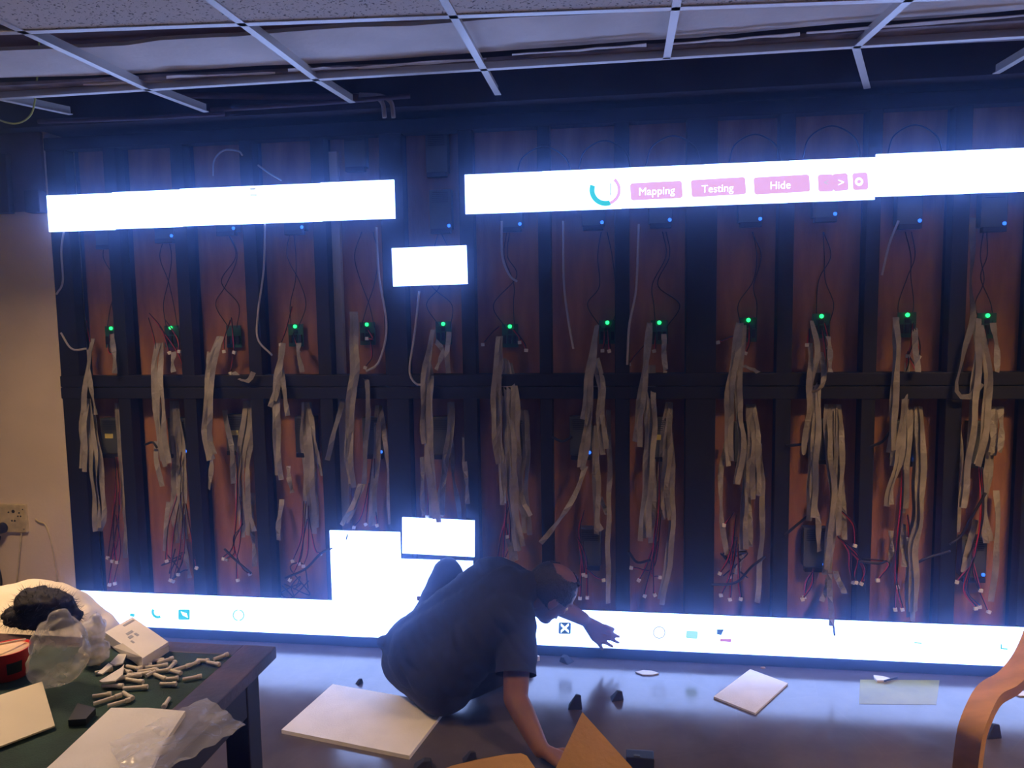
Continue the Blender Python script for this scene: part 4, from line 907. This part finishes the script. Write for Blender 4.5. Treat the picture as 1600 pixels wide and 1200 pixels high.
# ------------------------------------------------------------------ work table
TX0, TX1, TY0, TY1, TZ = -1.05, .200, -2.55, -1.643, .75
t = empty('work_table', ((TX0+TX1)/2, (TY0+TY1)/2, 0)); tag(t, 'old dark wooden table with a dark green cloth top', 'table')
bwid = .075
boxo('green_top', ((TX0+TX1)/2, (TY0+TY1)/2, TZ-.012), (TX1-TX0-2*bwid+.006, TY1-TY0-2*.05, .022), 'baize', t)
for sx in (0, 1):
    x = TX1-bwid/2 if sx else TX0+bwid/2
    boxo('border_plank', (x, (TY0+TY1)/2, TZ-.0125), (bwid, TY1-TY0, .027), 'old_wood', t, bev=.003)
for sy in (0, 1):
    y = TY1-.025 if sy else TY0+.025
    boxo('border_plank', ((TX0+TX1)/2, y, TZ-.0127), (TX1-TX0-2*bwid, .05, .026), 'old_wood', t, bev=.003)
for sx, sy in ((0, 0), (0, 1), (1, 0), (1, 1)):
    x = TX1-.060 if sx else TX0+.060; y = TY1-.050 if sy else TY0+.050
    boxo('leg', (x, y, .36), (.055, .055, .72), 'table_leg', t, bev=.004)
for sx in (0, 1): boxo('apron', (TX1-.045 if sx else TX0+.045, (TY0+TY1)/2, TZ-.075), (.022, TY1-TY0-.16, .095), 'table_leg', t)
for sy in (0, 1): boxo('apron', ((TX0+TX1)/2, TY1-.035 if sy else TY0+.035, TZ-.075), (TX1-TX0-.18, .022, .095), 'table_leg', t)
Z = TZ
# pegs
PEG = [(130, 840, 20, 1), (190, 885, 40, 1.5), (310, 920, 35, 1.2), (400, 845, -25, 1.2), (800, 920, -60, 1), (700, 540, 20, 1.3), (735, 650, -20, 1.2), (650, 610, 60, .9), (470, 690, -8, 1.3), (460, 555, -10, 1.2), (520, 620, 15, 1.4), (430, 645, 20, 1.2), (860, 530, 80, 1.0), (960, 555, 40, 1.1), (1070, 520, 50, 1), (1070, 660, 25, 1.1), (1180, 480, 0, .8), (1290, 510, -10, 1.0), (1370, 440, 45, 1.0), (240, 745, 5, 1.3), (480, 762, 12, 1.4), (820, 725, 5, 1), (862, 668, 15, .7), (600, 585, 20, 1.1), (790, 480, 40, 1), (150, 590, 30, 1), (760, 585, 15, .8), (330, 665, 30, 1.1), (560, 545, 35, 1), (380, 590, -20, 1), (690, 480, 12, 1), (900, 600, -15, .9)]
bm = bmesh.new(); rg = lathe(bm, [(.0001, -.0165), (.0036, -.0165), (.0036, .008), (.0048, .0085), (.0048, .0155), (.0038, .0165), (.0001, .0165)], 10)
bmesh.ops.rotate(bm, matrix=Matrix.Rotation(math.pi/2, 3, 'Y'), verts=bm.verts); PM = bm_mesh(bm, 'peg'); PM.materials.append(M['peg'])
for i, (x, y, a, s) in enumerate(PEG):
    p = at(140+x*.15, 960+y*.15, 2, Z+.005); o = bpy.data.objects.new('plastic_peg', PM); COL.objects.link(o)
    o.location = p; o.rotation_euler = (0, 0, math.radians(a*1.25)); o.scale = (s, 1.05, 1.05)
    tag(o, 'small off-white plastic peg scattered on the green table top', 'peg', 'plastic pegs on the table')
# torn white chips among the pegs
for i, (pxs, lab) in enumerate([([(155, 1066), (190, 1045), (194, 1040), (192, 1056), (180, 1066), (160, 1068)], 'torn pinkish white chip beside the milky bag'), ([(172, 1038), (185, 1024), (198, 1024), (192, 1038), (180, 1041)], 'torn white chip under the printed packet'), ([(152, 1054), (170, 1038), (176, 1042), (160, 1055)], 'small grey white chip by the big clear bag')]):
    o = prismo('plastic_chip', [at(u, v, 2, Z+.013) for u, v in pxs], (0, 0, .003), 'paper'); tag(o, lab, 'chip', 'torn chips on the table')
# printed packet
q = [at(164, 988, 2, Z+.030), at(207, 964, 2, Z+.034), at(263, 1003, 2, Z+.026), at(222, 1029, 2, Z+.024)]
t = empty('printed_packet', sum(q, V())/4-V((0, 0, .024))); tag(t, 'crumpled white paper packet with grey print on the table', 'packet')
prismo('carton', [p-V((0, 0, .022)) for p in q], (0, 0, .022), 'paper', t)
def quadpx(a, b, c, d, z): return [at(*p, 2, z) for p in (a, b, c, d)]
def onpk(s0, s1, t0, t1):
    f = lambda s, r: (q[0].lerp(q[1], s)).lerp(q[3].lerp(q[2], s), r)+V((0, 0, .0004))
    return [f(s0, t0), f(s1, t0), f(s1, t1), f(s0, t1)]
for r_ in ((.55, .93, .07, .12), (.36, .58, .30, .36), (.30, .44, .40, .47), (.52, .60, .41, .50), (.24, .30, .52, .60)):
    prismo('print', onpk(*r_), (0, 0, .0006), 'ink', t)
prismo('torn_flap', [q[3]+V((0, 0, .001)), q[3].lerp(q[0], .5)+V((0, 0, .002)), at(176, 1012, 2, Z+.016), at(196, 1028, 2, Z+.008), at(213, 1034, 2, Z+.010)], (0, 0, .002), 'paper', t)
prismo('side_strip', [at(225, 1029, 2, Z+.018), at(264, 1008, 2, Z+.02), at(266, 1013, 2, Z+.004), at(229, 1037, 2, Z+.002)], (0, -.002, .001), 'paper', t)
# bags
def blob(parts, voxel, smooth, amp, fr):
    bm = bmesh.new()
    for c, r in parts: ellipsoid(bm, c, r)
    me = remesh(bm, voxel, smooth)
    for v in me.vertices:
        p = v.co; v.co = p+v.normal*(amp*(abs(noise.noise(p*fr))*2-.6)+amp*.5*noise.noise(p*fr*2.7))
    return me
c = at(97, 1060, 1, -1.875); me = blob([(c, (.052, .050, .070)), (c+V((-.018, .0, -.03)), (.05, .05, .045)), (c+V((.005, 0, .05)), (.030, .028, .032))], .005, 5, .008, 26)
lo = min(v.co.z for v in me.vertices); off = V((0, 0, Z+.001-lo)); me.transform(Matrix.Translation(off)); base = V((c.x, c.y, Z)); recentre(me, base)
o = link('clear_plastic_bag', me, 'bag', None, True); o.location = base; tag(o, 'large crumpled clear plastic bag standing on the table', 'plastic bag')
c = at(146, 985, 1, -1.77); base = V((c.x, c.y, Z))
t = empty('milky_plastic_bag', base); tag(t, 'small milky plastic bag holding brass bits, tied at the top', 'plastic bag')
me = blob([(V((0, 0, .030)), (.030, .028, .028)), (V((.002, 0, .062)), (.022, .020, .020)), (V((-.002, 0, .082)), (.028, .024, .018)), (V((.008, 0, .100)), (.014, .012, .016))], .004, 3, .005, 45)
lo = min(v.co.z for v in me.vertices); me.transform(Matrix.Translation((0, 0, .001-lo))); link('film', me, 'bag_white', t, True)
for k in range(14):
    o = boxo('brass_bit', (R.uniform(-.018, .018), R.uniform(-.018, .012), .008+R.uniform(0, .026)), (.009, .006, .006), 'gold', t, rot=(R.random()*3, R.random()*3, R.random()*3), local=True)
# red cup
p = at(14, 1056, 2, Z); t = empty('red_tub', p); tag(t, 'red paper tub with a cream inside at the table edge of view', 'tub')
bm = bmesh.new(); lathe(bm, [(.0001, .001), (.034, .001), (.042, .058), (.044, .060), (.0415, .060), (.0335, .004), (.0001, .004)], 28); link('tub_wall', bm_mesh(bm), 'cup_red', t, True)
bm = bmesh.new(); lathe(bm, [(.0001, .052), (.0400, .052), (.0402, .056), (.0001, .054)], 28); link('filling', bm_mesh(bm), 'cup_in', t, True)
bm = bmesh.new(); a0 = -.9
V0 = [[bm.verts.new(V((r_*math.cos(a0+k*.12), r_*math.sin(a0+k*.12), z_))) for k in range(7)] for r_, z_ in ((.0372, .016), (.0402, .040))]
for k in range(6): bm.faces.new((V0[0][k], V0[0][k+1], V0[1][k+1], V0[1][k]))
link('dark_print', bm_mesh(bm), 'black_plastic', t)
t.rotation_euler = (0, 0, 0)
o = tubeo('wooden_stick', [at(-8, 1008, 2, Z+.075), at(40, 999, 2, Z+.062)], .0025, 'cup_in'); tag(o, 'pale thin stick resting across the red tub', 'stick')
# card leaning on the bag
q = [at(-30, 1098, 2, Z+.036), at(66, 1067, 2, Z+.036), at(86, 1136, 2, Z+.004), at(-30, 1180, 2, Z+.004)]
o = prismo('cream_card', q, (0, 0, .003), 'cream_card'); tag(o, 'plain cream card leaning against the big clear bag', 'card')
# dark roll of tape
o = prismo('black_pouch', [at(107, 1135, 2, Z+.001), at(122, 1108, 2, Z+.001), at(150, 1116, 2, Z+.001), at(135, 1133, 2, Z+.001)], (0, 0, .012), 'black_plastic'); tag(o, 'small black pouch on the green top behind the white pad', 'pouch')
# white pad with glossy film
q = [at(u, v, 2, Z+.0005) for u, v in ((174, 1114), (232, 1114), (290, 1119), (250, 1180), (215, 1260), (10, 1265), (84, 1200))]
o = prismo('white_pad', q, (0, 0, .010), 'foam'); tag(o, 'soft white foam pad at the near edge of the table', 'pad')
a, b, c_, d = at(170, 1165, 2, Z+.014), at(322, 1098, 2, Z+.010), at(385, 1140, 2, Z+.012), at(205, 1245, 2, Z+.014)
bm = bmesh.new(); N = 28; G = []
for i in range(N):
    row = []
    for j in range(N):
        s, r_ = i/(N-1), j/(N-1); p = a.lerp(b, s).lerp(d.lerp(c_, s), r_)
        p = p+V((.006*noise.noise(p*30), .006*noise.noise(p*31+V((3, 3, 3))), .005+.012*abs(noise.noise(V((p.x*22, p.y*9, 1))))+.006*noise.noise(p*60)))
        row.append(bm.verts.new(p-a))
    G.append(row)
for i in range(N-1):
    for j in range(N-1): bm.faces.new((G[i][j], G[i+1][j], G[i+1][j+1], G[i][j+1]))
o = link('clear_film', bm_mesh(bm), 'film', None, True); o.location = a; tag(o, 'crinkled clear plastic film over the white pad and table edge', 'film')
# black fluffy clump at the rear edge of the table
cl, cr = at(12, 984, 1, -1.60), at(140, 984, 1, -1.60); mid = (cl+cr)/2; wd_ = (cr-cl).length/2
base = V((mid.x, -1.615, Z)); t = empty('fluffy_clump', base); tag(t, 'black fluffy clump on the rear edge of the table', 'clump')
parts = [(V((0, 0, .026)), (wd_*.95, .045, .030)), (V((.012, .0, .056)), (wd_*.62, .040, .036)), (V((-.012, 0, .060)), (wd_*.5, .04, .034)), (V((.03, 0, .045)), (wd_*.5, .04, .025))]
me = blob(parts, .005, 4, .005, 40); lo = min(v.co.z for v in me.vertices); me.transform(Matrix.Translation((0, 0, .001-lo)))
tips_src = [(v.co.copy(), v.normal.copy()) for v in me.vertices]
link('core', me, 'fluff', t, True)
bm = bmesh.new()
for k in range(900):
    p, n = R.choice(tips_src)
    if p.z < .008: continue
    e = (n+V((R.uniform(-.7, .7), R.uniform(-.7, .7), R.uniform(-.5, .5)))).normalized(); l = R.uniform(.008, .022); s = n.cross(e)
    if s.length < .01: continue
    s = s.normalized()*.0006
    vv = [bm.verts.new(p-n*.002+s), bm.verts.new(p-n*.002-s), bm.verts.new(p-n*.002+n*.0008), bm.verts.new(p+e*l+V((0, 0, -.002)))]
    for x in ((0, 1, 3), (1, 2, 3), (2, 0, 3)): bm.faces.new([vv[i] for i in x])
link('fur', bm_mesh(bm), 'fluff', t)['kind'] = 'stuff'
# white sack behind the table
base = V((-.80, -1.22, 0))
me = blob([(V((0, 0, .20)), (.30, .27, .20)), (V((0, 0, .40)), (.285, .25, .26)), (V((-.12, 0, .33)), (.30, .26, .30))], .012, 6, .010, 9)
lo = min(v.co.z for v in me.vertices); me.transform(Matrix.Translation((0, 0, .002-lo)))
hi = max(v.co.z for v in me.vertices)
for v in me.vertices: v.co.z *= .705/hi
o = link('white_sack', me, 'sack', None, True); o.location = base; tag(o, 'bulging off-white sack standing behind the table', 'sack')

# ------------------------------------------------------------------ labels by place inside each group
def rank_labels(prefix, fmt):
    groups = {}
    dgv = bpy.context.evaluated_depsgraph_get(); dgv.update()
    for o in bpy.data.objects:
        if o.parent is None and 'group' in o and o.name.split('.')[0] == prefix: groups.setdefault(o['group'], []).append(o)
    for g, os_ in groups.items():
        def mx(o):
            P = []
            for x in [o]+list(o.children):
                if x.type == 'MESH': P += [(x.matrix_world @ v.co).x for v in x.data.vertices]
            return sum(P)/len(P)
        os_.sort(key=mx)
        if len(os_) < 2: continue
        for i, o in enumerate(os_):
            pos = 'leftmost' if i == 0 else 'rightmost' if i == len(os_)-1 else ORD[i]+' from left'
            o['label'] = fmt(o['group'], pos)
def bay_of(g): return g.split(', ')[1].split(' ')[0]
rank_labels('ribbon_cable', lambda g, pos: 'grey ribbon cable, %s in the %s bundle of %s bay from cream wall' % (pos, g.split(' ')[0], bay_of(g)))
rank_labels('power_lead', lambda g, pos: 'red lead with white plug, %s %s in %s bay from cream wall' % (pos, 'low' if g.startswith('lower') else 'high', bay_of(g)))
rank_labels('supply_wire', lambda g, pos: 'thin dark wire, %s above the card of %s bay from cream wall' % (pos, bay_of(g)))
rank_labels('tangled_wire', lambda g, pos: 'black tangled wire, %s at the foot of %s bay from cream wall' % (pos, bay_of(g)))
rank_labels('torn_paper_edge', lambda g, pos: 'thin torn white paper strip, %s along the ragged ceiling board' % pos)
rank_labels('arched_cable', lambda g, pos: 'thin dark cable arch, %s above the longer upper strip' % pos)
k = 0
for o in [x[4] for x in MODS]:
    lab = o['label']
    if lab.startswith('lit white display module in the shorter'): o['label'] = 'plain lit module, %s in the shorter upper strip' % {0: 'leftmost', 1: 'second from left', 3: 'fourth from left', 4: 'rightmost'}[round((o.location.x+1.42)/.32)]
    elif lab.startswith('plain lit white module in the longer'): o['label'] = 'plain lit module, %s from left in the longer upper strip' % ORD[round((o.location.x-.48)/.32)]
    elif lab.startswith('plain lit white module in the long strip'): o['label'] = 'plain lit module, %s from left in the strip along the floor' % ORD[min(12, round((o.location.x+1.44)/.32))]

# ------------------------------------------------------------------ scatter volume added to imitate lens bloom round the screens
def bloom_haze():
    m = bpy.data.materials.new('bloom_scatter'); m.use_nodes = True; nt = m.node_tree; nt.nodes.clear()
    out = nt.nodes.new('ShaderNodeOutputMaterial'); vs = nt.nodes.new('ShaderNodeVolumeScatter')
    vs.inputs['Color'].default_value = (.30, .50, 1.0, 1); vs.inputs['Density'].default_value = BLOOM_DENSITY; vs.inputs['Anisotropy'].default_value = .94
    nt.links.new(vs.outputs[0], out.inputs['Volume'])
    bm = bmesh.new(); box(bm, (0, 0, 0), (6.4, 2.6, 2.27))
    o = link('bloom_haze', bm_mesh(bm), m); o.location = (.8, -1.36, 1.145)
    tag(o, 'thin bluish volume added for lens bloom before the lit screens', 'bloom_haze', kind='stuff')
bloom_haze()
